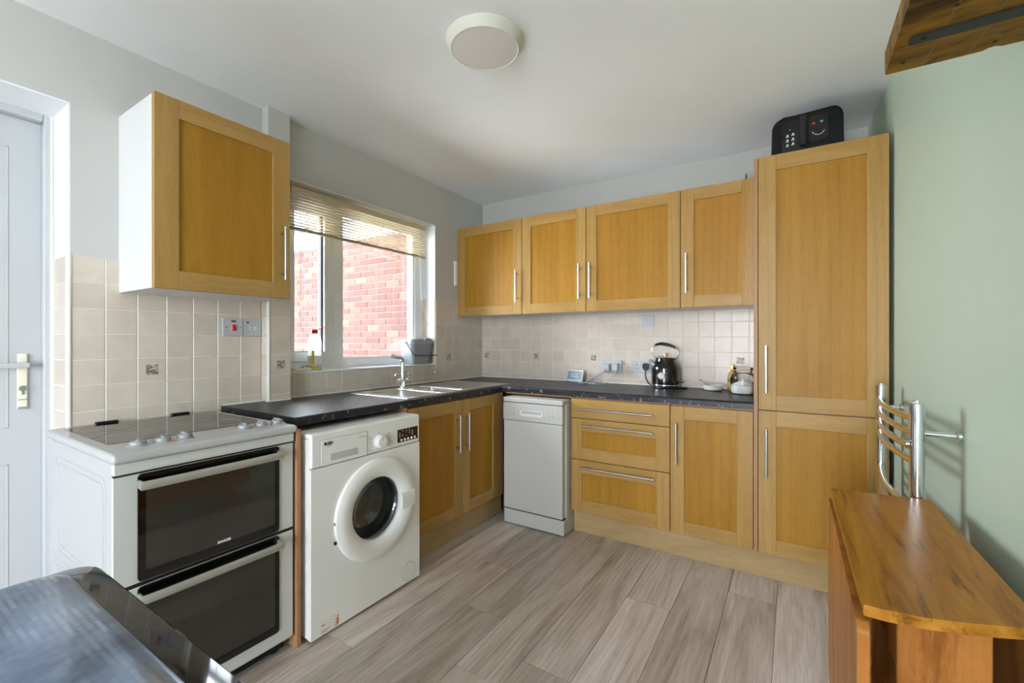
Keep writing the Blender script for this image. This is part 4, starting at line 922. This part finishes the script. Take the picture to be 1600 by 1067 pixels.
# ---- drop-leaf table against the green wall
TZ = .745
dt = thing('drop_leaf_table', (2.55, -1.83, 0), 'brown teak drop-leaf table folded against the green wall', 'table')
n = 14
out = [(2.435, -1.4575)]+[(2.663, -1.434), (2.674, -1.442), (2.676, -1.455)]+[(2.684, -2.10), (2.683, -2.118)]+[(2.683-.242*k/8, -2.118-.076*math.sin(math.pi/2*k/8)) for k in range(1, 9)]
bm = prism(B(), out, 'z', TZ-.020, TZ); bmesh.ops.bevel(bm, geom=[e for e in bm.edges if abs(e.verts[0].co.z-e.verts[1].co.z) < 1e-6], offset=.003, segments=2, affect='EDGES', profile=.5)
obj('table_top', bm, M_TEAK, dt, ang=30)
lf = rrect(-2.205, -1.452, .16, .716, .02, 4)
bm = prism(B(), lf, 'x', 2.431, 2.449); obj('drop_leaf', bm, M_TEAKV, dt, ang=30)
bm = prism(B(), rrect(-2.12, -1.46, .16, .716, .02, 4), 'x', 2.679, 2.697); obj('drop_leaf', bm, M_TEAKV, dt, ang=30)
for y in (-2.115, -1.535): obj('end_panel', bx(2.498, 2.623, y, y+.02, .03, TZ-.02, r=.002), M_TEAKV, dt)
obj('side_rail', bx(2.498, 2.516, -2.095, -1.535, .60, TZ-.02), M_TEAKV, dt); obj('side_rail', bx(2.605, 2.623, -2.095, -1.535, .60, TZ-.02), M_TEAKV, dt)
for y in (-2.105, -1.525): obj('foot_bar', bx(2.47, 2.65, y-.02, y+.02, 0, .03, r=.004), M_TEAKV, dt)
for y in (-1.98, -1.62): obj('gate_leg', bx(2.452, 2.476, y-.02, y+.02, .0, TZ-.02, r=.002), M_TEAKE, dt)
bm = bx(2.655, 2.679, -2.090, -2.060, TZ-.0225, TZ-.020); box(bm, 2.6765, 2.679, -2.090, -2.060, TZ-.055, TZ-.021); obj('hinge', bm, M_BLACK, dt)
# ---- rustic wall shelf with flat black bracket
sh = thing('wall_shelf', (2.63, -2.3, 1.85), 'thick rustic wooden shelf high on the green wall', 'shelf')
ye = -1.803; sxl = 2.522
ol = [(sxl+.004, ye), (2.689, ye+.001), (2.695, ye-.010), (2.706, ye-.013), (2.718, ye-.001), (gx(ye)-.002, ye), (gx(-2.9)-.002, -2.9), (sxl, -2.9), (sxl, ye-.006)]
bm = prism(B(), ol, 'z', 1.85, 1.905); bmesh.ops.bevel(bm, geom=[e for e in bm.edges if abs(e.verts[0].co.z-e.verts[1].co.z) < 1e-6], offset=.002, segments=2, affect='EDGES', profile=.5)
sb = obj('plank', bm, M_RUSTIC, sh, ang=30)
for xs_, ys_ in ((2.588, 2.640), (2.665, 2.70)): obj('crack', tube(B(), [(xs_, -1.806, 1.8503), (xs_+.006, -1.88, 1.8503), (xs_+.012, -2.0, 1.8503), (ys_-.02, -2.25, 1.8503)], .0008, 6), M_BIRCH, sb)
for x, y in ((2.549, -1.845), (2.700, -1.835), (2.60, -2.02)): obj('screw_hole', lathe(B(), [(.0045, 0), (.0045, -.0008), (0, -.0008)], (x, y, 1.8502), 'z', 12), M_DARK, sb)
for yb in (-1.938, -2.70):
    bm = prism(B(), rrect(2.545, gx(yb)-.006, yb-.0165, yb+.0165, .008), 'z', 1.8455, 1.8498); box(bm, gx(yb)-.0062, gx(yb)-.0012, yb-.0165, yb+.0165, 1.72, 1.8498)
    bk = obj('bracket', bm, plain('bracket_black', '#1b1d1a', .5), sh)
    obj('bracket_hole', lathe(B(), [(.0055, 0), (.0055, -.0006), (0, -.0006)], (2.568, yb, 1.8455), 'z', 14), M_DARK, bk)
# ---- black gloss table, near left
bt = thing('black_table', (1.46, -3.22, 0), 'glossy black table with rounded corner in front of the cooker', 'table')
bm = B(); rg = []
for q, h in ((.004, .722), (0, .726), (0, .737), (.004, .741), (.050, .7525), (.06, .7525)):
    rg.append([bm.verts.new((p[0], p[1], h)) for p in rrect(1.074+q, 1.86-q, -3.62+q, -2.868-q, .048, 6)])
for A, C in zip(rg, rg[1:]):
    for k in range(len(A)): bm.faces.new((A[k], A[(k+1) % len(A)], C[(k+1) % len(A)], C[k]))
bm.faces.new(rg[0]); bm.faces.new(rg[-1])
obj('table_top', bm, M_BTABR, bt, ang=20)
rings = []; bm = B()
for s, h in ((.050, .7522), (.053, .7545), (.060, .7562), (.075, .7572), (.10, .7576)):
    rings.append([bm.verts.new((p[0], p[1], h)) for p in rrect(1.076+s*.6, 1.86-s, -3.62+s, -2.870-s, .05, 6)])
for A, C in zip(rings, rings[1:]):
    for k in range(len(A)): bm.faces.new((A[k], A[(k+1) % len(A)], C[(k+1) % len(A)], C[k]))
bm.faces.new(rings[-1]); obj('inset_panel', bm, M_BTAB, bt, ang=40)
for x, y in ((1.15, -3.55), (1.79, -3.55), (1.15, -2.95), (1.79, -2.95)): obj('leg', lathe(B(), [(.022, 0), (.022, .7225), (0, .7225)], (x, y, 0), 'z', 18), M_BLACK, bt)
